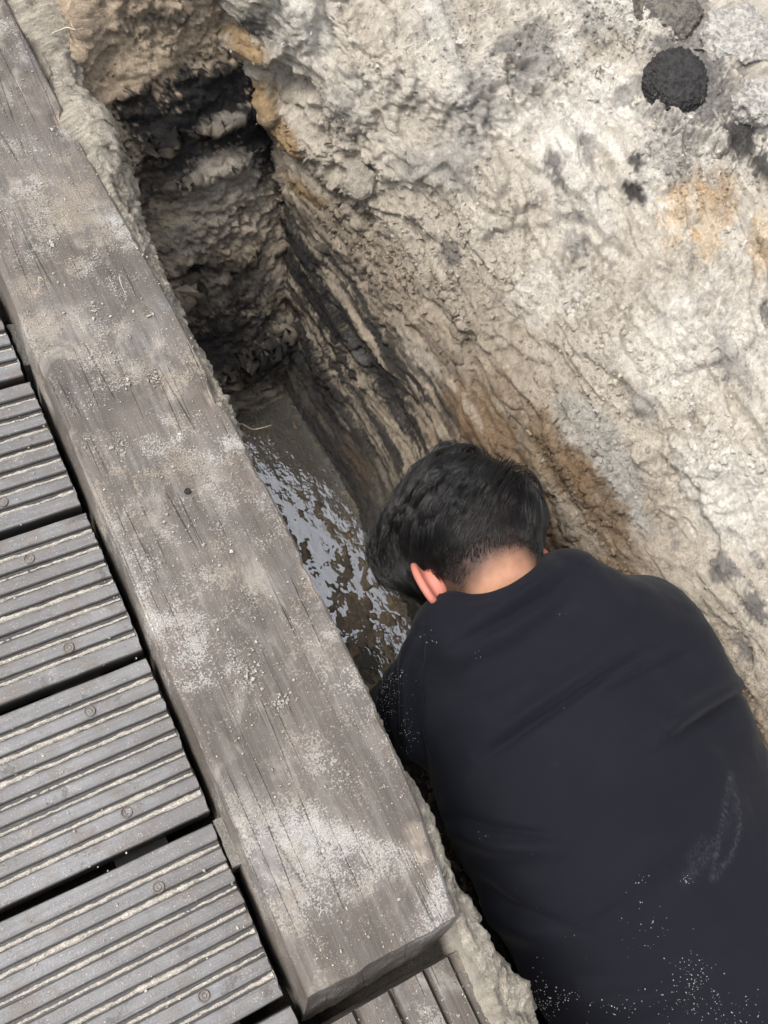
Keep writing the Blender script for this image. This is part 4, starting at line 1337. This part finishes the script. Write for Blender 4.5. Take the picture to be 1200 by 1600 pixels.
# ---- hair: strands grown from the scalp, combed over to the person's left, clipped short at the nape
def hair():
    n0 = 80000
    d = RNG.normal(size=(n0, 3))
    d /= np.linalg.norm(d, axis=1)[:, None]
    # keep the hairy part of the head (head coordinates a right, b crown, c back)
    p = d * SK
    nape_ = p[:, 1] + 0.097 + 0.35 * np.clip(-p[:, 2] + 0.03, -0.05, 0.2) + 0.004 * fbm(p, 70, 2, seed=160)
    front = p[:, 2] + 0.55 * np.clip(p[:, 1] - 0.02, -0.2, 0.06) + 0.07
    ear_keep = ~((np.abs(p[:, 0]) > 0.050) & (p[:, 1] < 0.000) & (p[:, 2] < 0.030))
    keep = (nape_ > 0.010 + 0.012 * RNG.random(n0)) & (front > 0) & ear_keep
    keep &= (p[:, 2] > -0.07)
    d, p, nape_ = d[keep][:26000], p[keep][:26000], nape_[keep][:26000]
    root, nrm = [], []
    for dd in d:
        w = HR @ dd
        h_ = tree_b.ray_cast(Vector(HC + w * 0.25), Vector(-w), 0.25)
        if h_[0] is None:
            root.append(HC + w * 0.1)
            nrm.append(w)
        else:
            root.append(np.array(h_[0]))
            nrm.append(np.array(h_[1]))
    root = (np.array(root) - HC) @ HR
    nrm = np.array(nrm) @ HR
    nrm *= np.sign((nrm * d).sum(1))[:, None]
    a, b, c = root.T
    up = sstep(-0.035, 0.055, b + 0.25 * np.clip(-c, -0.06, 0.1))          # 0 clipped .. 1 long
    L = 0.0025 + 0.008 * sstep(0.004, 0.035, nape_) + 0.018 * sstep(0.025, 0.06, nape_) + 0.056 * up
    L *= 0.75 + 0.5 * RNG.random(len(L))
    quiff = sstep(0.03, 0.08, b) * sstep(0.045, -0.02, c)
    leftq = quiff * sstep(0.03, -0.03, a)
    L += 0.036 * quiff + 0.026 * leftq
    lift = 0.10 + 0.60 * up + 0.75 * quiff + 0.35 * leftq
    whorl = np.array([0.018, 0.072, 0.066])
    nseg = 9
    pts = [root]
    pos = root.copy()
    base_r = np.sqrt(((root / SK) ** 2).sum(1))
    ng = 300
    gi = RNG.choice(len(root), ng, replace=False)
    gr = root[gi]
    near_ = np.empty(len(root), int)
    for i in range(0, len(root), 2000):
        near_[i:i + 2000] = ((root[i:i + 2000, None] - gr[None]) ** 2).sum(2).argmin(1)
    jit = RNG.normal(size=root.shape) * 0.10 + RNG.normal(size=(ng, 3))[near_] * 0.17 * up[:, None]
    lift = lift * (0.7 + 0.6 * RNG.random(ng)[near_])
    L = L * (0.8 + 0.4 * RNG.random(ng)[near_])

    def flow(q):
        nn = q / SK ** 2
        nn /= np.linalg.norm(nn, axis=1)[:, None]
        away = q - whorl
        dist = np.linalg.norm(away, axis=1)[:, None] + 1e-6
        away = away / dist
        away -= nn * (away * nn).sum(1)[:, None]
        swirl = np.cross(nn, away)
        u = sstep(-0.03, 0.05, q[:, 1])[:, None]
        lf = sstep(0.06, 0.0, q[:, 0])[:, None]
        fr = sstep(0.05, -0.01, q[:, 2])[:, None] * sstep(0.0, 0.06, q[:, 1])[:, None]
        t = away * (1.0 - 0.60 * u * lf) + 0.40 * swirl * sstep(0.07, 0.02, dist[:, 0])[:, None]
        t = t + np.array([-1.0, -0.12, -0.05]) * (0.45 + 0.85 * u) * (0.25 + 0.75 * lf) * sstep(-0.07, -0.03, q[:, 1])[:, None] * 1.15
        t = t + np.array([-0.7, 0.15, -0.6]) * fr * 1.1
        wv = np.stack([fbm(q, (16, 16, 16), 2, seed=161 + k_) for k_ in range(3)], 1)
        t = t + 0.55 * wv
        t -= nn * (t * nn).sum(1)[:, None]
        return t / (np.linalg.norm(t, axis=1)[:, None] + 1e-9), nn

    for s in range(nseg):
        fr_ = (s + 0.5) / nseg
        t, nn = flow(pos)
        rad = np.sqrt(((pos / SK) ** 2).sum(1))
        hgt = (rad - base_r) * 0.09
        target = (0.0015 + lift * 0.034 * math.sin(math.pi * min(1, fr_ * 0.95 + 0.05)) ** 0.8)
        k_ = np.clip((target - hgt) / (L / nseg + 1e-6), -0.9, 1.1)
        stepv = t + nn * k_[:, None] + jit * 0.7
        stepv /= np.linalg.norm(stepv, axis=1)[:, None]
        pos = pos + stepv * (L / nseg)[:, None]
        pts.append(pos)
    S = np.stack(pts, 1)                                     # strands x points x 3
    # locks: strands lean together towards their lock's middle
    G = S[gi][near_]
    w = (np.linspace(0, 1, nseg + 1) ** 1.3)[None, :, None] * (0.15 + 0.50 * up)[:, None, None] * (0.65 + 0.35 * RNG.random((len(S), 1, 1)))
    off = (root - gr[near_])[:, None] * 0.35
    S = S * (1 - w) + (G + off) * w
    S = S @ HR.T + HC
    # three-sided tapering strands
    T_ = np.gradient(S, axis=1)
    T_ /= np.linalg.norm(T_, axis=2, keepdims=True) + 1e-12
    ref_ = RNG.normal(size=(len(S), 1, 3))
    A_ = np.cross(T_, ref_)
    A_ /= np.linalg.norm(A_, axis=2, keepdims=True) + 1e-12
    B_ = np.cross(T_, A_)
    wd = (0.00020 + 0.00018 * up)[:, None, None] * np.linspace(1.0, 0.28, nseg + 1)[None, :, None] * (0.7 + 0.6 * RNG.random((len(S), 1, 1)))
    ring_ = [S + wd * (math.cos(q) * A_ + math.sin(q) * B_) for q in (0, 2.0944, 4.18879)]
    V = np.stack(ring_, 2).reshape(-1, 3)
    per = (nseg + 1) * 3
    f1 = []
    for s in range(nseg):
        for k_ in range(3):
            f1.append((s * 3 + k_, s * 3 + (k_ + 1) % 3, s * 3 + 3 + (k_ + 1) % 3, s * 3 + 3 + k_))
    f1 = np.array(f1)
    Fq = (np.arange(len(S))[:, None, None] * per + f1[None]).reshape(-1, 4)
    return V, Fq


hv, hf = hair()
mh = NT('black_hair')
hc_ = mh.mix(mh.noise(300, 2), (0.0045, 0.004, 0.0038), (0.011, 0.0095, 0.0085))
mh.out(hc_, 0.27, Specular_IOR_Level=0.58)
new_mesh('hair', hv, hf, mh.m, person)


# ------------------------------------------------------------------ clods on the bank
def ico(sub):
    import bmesh
    bm = bmesh.new()
    bmesh.ops.create_icosphere(bm, subdivisions=sub, radius=1.0)
    V = np.array([v.co[:] for v in bm.verts])
    Fq = np.array([[v.index for v in f.verts] for f in bm.faces])
    bm.free()
    return V, Fq


GV = PG.reshape(-1, 3)
GN = grid_normals(PG).reshape(-1, 3)
GPX = GROUND_PX


def bank_at(px_, py_):
    d = np.hypot(GPX[:, 0] - px_, GPX[:, 1] - py_)
    i = np.where(d < 8)[0]
    i = i[np.argmin(GPX[i, 2])]
    n = GN[i] if GN[i] @ (CAM - GV[i]) > 0 else -GN[i]
    return GV[i], n


def clod(name, px_, py_, size, flat, seed, cols, label, mat=None, amp=0.35, squash=1.0):
    p, n = bank_at(px_, py_)
    V, Fq = ico(6)
    d = 1 + amp * fbm(V, 1.3, 3, seed=seed) + 0.22 * np.abs(fbm(V, 3.2, 4, 0.6, seed=seed + 1)) + 0.13 * fbm(V, 8, 4, 0.75, seed=seed + 2) + 0.06 * fbm(V, 30, 3, 0.8, seed=seed + 3)
    V = V * d[:, None]
    # broken, fairly flat outer face
    V[:, 2] = np.where(V[:, 2] > 0.55, 0.55 + (V[:, 2] - 0.55) * 0.35, V[:, 2])
    V = V * [size, size * squash, size * flat]
    tc = CAM - p
    zx = np.array(n) + 0.8 * tc / np.linalg.norm(tc)
    zx /= np.linalg.norm(zx)
    xx = np.cross([0.2, 1, 0.1], zx)
    xx /= np.linalg.norm(xx)
    yy_ = np.cross(zx, xx)
    W = V @ np.stack([xx, yy_, zx]) + p - zx * size * flat * 0.30
    t = sstep(-0.25, 0.25, fbm(W, (140, 140, 140), 4, 0.75, seed=seed + 5))[:, None]
    tint = np.asarray(cols[0]) * (1 - t) + np.asarray(cols[1]) * t
    o = new_mesh(name, W, Fq, mat or M_SOIL, attrs={'tint': tint, 'wet': np.zeros(len(W))})
    tag(o, label, 'clod', 'clods on the bank')
    return o


clod('peat_clod', 1062, 120, 0.050, 0.6, 203, (BLACK * 2.0, BLACK * 3.6), 'round black clod of peat stuck in the pale bank', amp=0.16)
clod('soil_clod', 1045, 15, 0.054, 0.75, 210, (GREY * .5, TAN * .5), 'dark grey sandy clod just above the round black one', amp=0.3)
clod('soil_clod', 1160, 60, 0.055, 0.7, 220, (GREY * 1.5, PALE * .95), 'pale crumbly clod at the top right corner of the bank', amp=0.55)
clod('soil_clod', 1185, 155, 0.038, 0.7, 230, (GREY * 1.4, PALE * .95), 'pale grey clod right of the round black one', amp=0.55)
clod('soil_clod', 560, 290, 0.026, 0.7, 260, (TAN * .7, TAN), 'tan lump on the shoulder of the bank beside the dark corner', amp=0.4)

# ------------------------------------------------------------------ loose crumbs of sand on the bank, ledge and beam
def scatter(name, pts, nrms, sizes, cols, label, mat, jag=0.75, sub=1, category='sand'):
    V, Fq = ico(sub)
    n = len(pts)
    k = len(V)
    jit_ = 1 + jag * RNG.normal(size=(n, k, 1)).clip(-1.5, 1.5) * 0.5
    sc = sizes[:, None, None] * (0.7 + 0.6 * RNG.random((n, 1, 3)))
    W = V[None] * jit_ * sc + pts[:, None] + nrms[:, None] * sizes[:, None, None] * 0.25
    Fa = (Fq[None] + (np.arange(n) * k)[:, None, None]).reshape(-1, 3)
    o = new_mesh(name, W.reshape(-1, 3), Fa, mat, attrs={'tint': np.repeat(cols, k, 0), 'wet': np.zeros(n * k)}, smooth=False)
    tag(o, label, category, kind='stuff')
    return o


vis = (GPX[:, 0] > -40) & (GPX[:, 0] < 1260) & (GPX[:, 1] > -60) & (GPX[:, 1] < 1300) & (GV[:, 2] > -0.30) & (np.tile(ts, len(ys)) > 13)
cl = fbm(GV, (6, 6, 6), 4, 0.6, seed=260)
w_ = np.where(vis, sstep(-0.15, 0.45, cl) + 0.06, 0)
ii = RNG.choice(len(GV), 11000, p=w_ / w_.sum())
sz = np.clip(RNG.lognormal(math.log(0.0012), 0.6, len(ii)), 0.0006, 0.006)
nn_ = np.where((GN[ii] @ np.array([-0.5, 0, 1.0]) > 0)[:, None], GN[ii], -GN[ii])
cc = C_GROUND[ii] * (0.75 + 0.5 * RNG.random((len(ii), 1)))
scatter('bank_crumbs', GV[ii] + RNG.normal(size=(len(ii), 3)) * 0.0012, nn_, sz, cc, 'loose crumbs of sand lying on the bank', M_SOIL)

# grains on the beam, the deck and the ledge
bp, bs = [], []
for (cx, cy, r, n) in [(440, 1098, 14, 60), (80, 380, 9, 30), (190, 700, 12, 40), (580, 600, 9, 20), (240, 590, 14, 40), (200, 600, 8, 12), (150, 490, 20, 25), (500, 1330, 16, 20), (385, 1055, 30, 60), (230, 380, 30, 20), (130, 700, 16, 25), (240, 490, 6, 5)]:
    for _ in range(n):
        p = at(cx + random.gauss(0, r * .6), cy + random.gauss(0, r * .6), 0.001)
        if -0.165 < p[0] < 0.0:
            bp.append(p)
            bs.append(min(0.0045, random.lognormvariate(math.log(0.0009), 0.5)))
for _ in range(1500):
    bp.append(np.array([random.uniform(-0.165, 0.005), random.uniform(-0.05, 1.3), 0.001]))
    bs.append(min(0.002, random.lognormvariate(math.log(0.0007), 0.4)))
for _ in range(500):
    bp.append(np.array([random.uniform(-0.5, -0.19), random.uniform(-0.25, 0.9), DZ + 0.0006]))
    bs.append(min(0.0018, random.lognormvariate(math.log(0.0007), 0.4)))
for _ in range(250):
    bp.append(np.array([random.uniform(-0.16, 0.0), random.uniform(-0.25, -0.095), -0.0463]))
    bs.append(min(0.002, random.lognormvariate(math.log(0.0008), 0.4)))
bp, bs = np.array(bp), np.array(bs)
scatter('wood_sand_grains', bp, np.tile([0, 0, 1.0], (len(bp), 1)), bs, np.tile([0.62, 0.58, 0.51], (len(bp), 1)) * (0.7 + 0.5 * RNG.random((len(bp), 1))), 'pale sand grains scattered over the beam and deck', M_SOIL)

# grains and the chalky scuff on the shirt
tree_s = BVHTree.FromPolygons([tuple(v) for v in TV], [tuple(f) for f in TF])
gp, gn, gs_ = [], [], []


def on_shirt(px_, py_, size):
    d = Vector(ray(px_, py_)).normalized()
    h_ = tree_s.ray_cast(Vector(CAM), d)
    if h_[0] is None:
        return
    gp.append(np.array(h_[0]))
    gn.append(np.array(h_[1]))
    gs_.append(size)


for cx, cy, sx_, sy_, n, s0 in [(602, 1085, 11, 28, 170, .0006), (638, 1150, 10, 28, 80, .0006), (610, 1060, 16, 10, 50, .0007), (845, 1570, 13, 24, 120, .0009), (880, 1560, 12, 8, 30, .0008),
                                (1085, 1565, 36, 22, 100, .0006), (1160, 1580, 26, 16, 35, .0006), (955, 1575, 22, 10, 30, .0007), (1010, 1450, 22, 16, 26, .0006), (1080, 1520, 20, 18, 60, .0007),
                                (755, 1305, 8, 4, 6, .0007), (670, 1000, 12, 12, 7, .0007), (750, 1020, 8, 5, 4, .0006), (1005, 1375, 8, 8, 7, .0008), (900, 1500, 90, 60, 30, .0004), (900, 1200, 150, 150, 12, .0004),
                                (1075, 1375, 5, 4, 18, .0005), (1000, 1410, 3, 2, 3, .001)]:
    for _ in range(n):
        on_shirt(random.gauss(cx, sx_), random.gauss(cy, sy_), s0 * random.uniform(.25, 0.8))
gp, gn, gs_ = np.array(gp), np.array(gn), np.array(gs_)
scatter('shirt_sand_grains', gp, gn, gs_, np.tile([0.62, 0.60, 0.56], (len(gp), 1)) * (0.6 + 0.5 * RNG.random((len(gp), 1))), 'pale sand grains and a chalky scuff on the black shirt', M_GRAIN)

# ------------------------------------------------------------------ roots and stalks
def strand(name, pts, r, label):
    p = np.array(pts, float)
    t = np.linspace(0, len(p) - 1, 24)
    i = np.clip(t.astype(int), 0, len(p) - 2)
    f = (t - i)[:, None]
    q = p[i] * (1 - f) + p[i + 1] * f
    for _ in range(4):
        q[1:-1] = 0.25 * q[:-2] + 0.5 * q[1:-1] + 0.25 * q[2:]
    V, Fq = tube(q, np.linspace(r, r * .45, len(q)))
    o = new_mesh(name, V, Fq, M_ROOT)
    tag(o, label, 'root')
    return o


strand('root', [at(82, 52, -0.006), at(105, 42, 0.004), at(118, 47, 0.006), at(130, 44, 0.0)], 0.0013, 'short pale root lying across the sand beside the far end of the beam')
strand('root', [at(118, 47, 0.005), at(112, 40, 0.010), at(110, 32, 0.012)], 0.0009, 'thin upright pale stalk crossing the root at the top left')
strand('root', [at(378, 662, -0.06), at(395, 672, -0.08), at(412, 668, -0.09), at(425, 664, -0.10)], 0.0008, 'thin pale root hanging over the far end of the puddle')
strand('root', [at(745, 1375, -0.28), at(750, 1415, -0.30), at(762, 1432, -0.31), at(790, 1436, -0.32)], 0.0008, 'thin root hanging in the dark gap between plank and shirt')
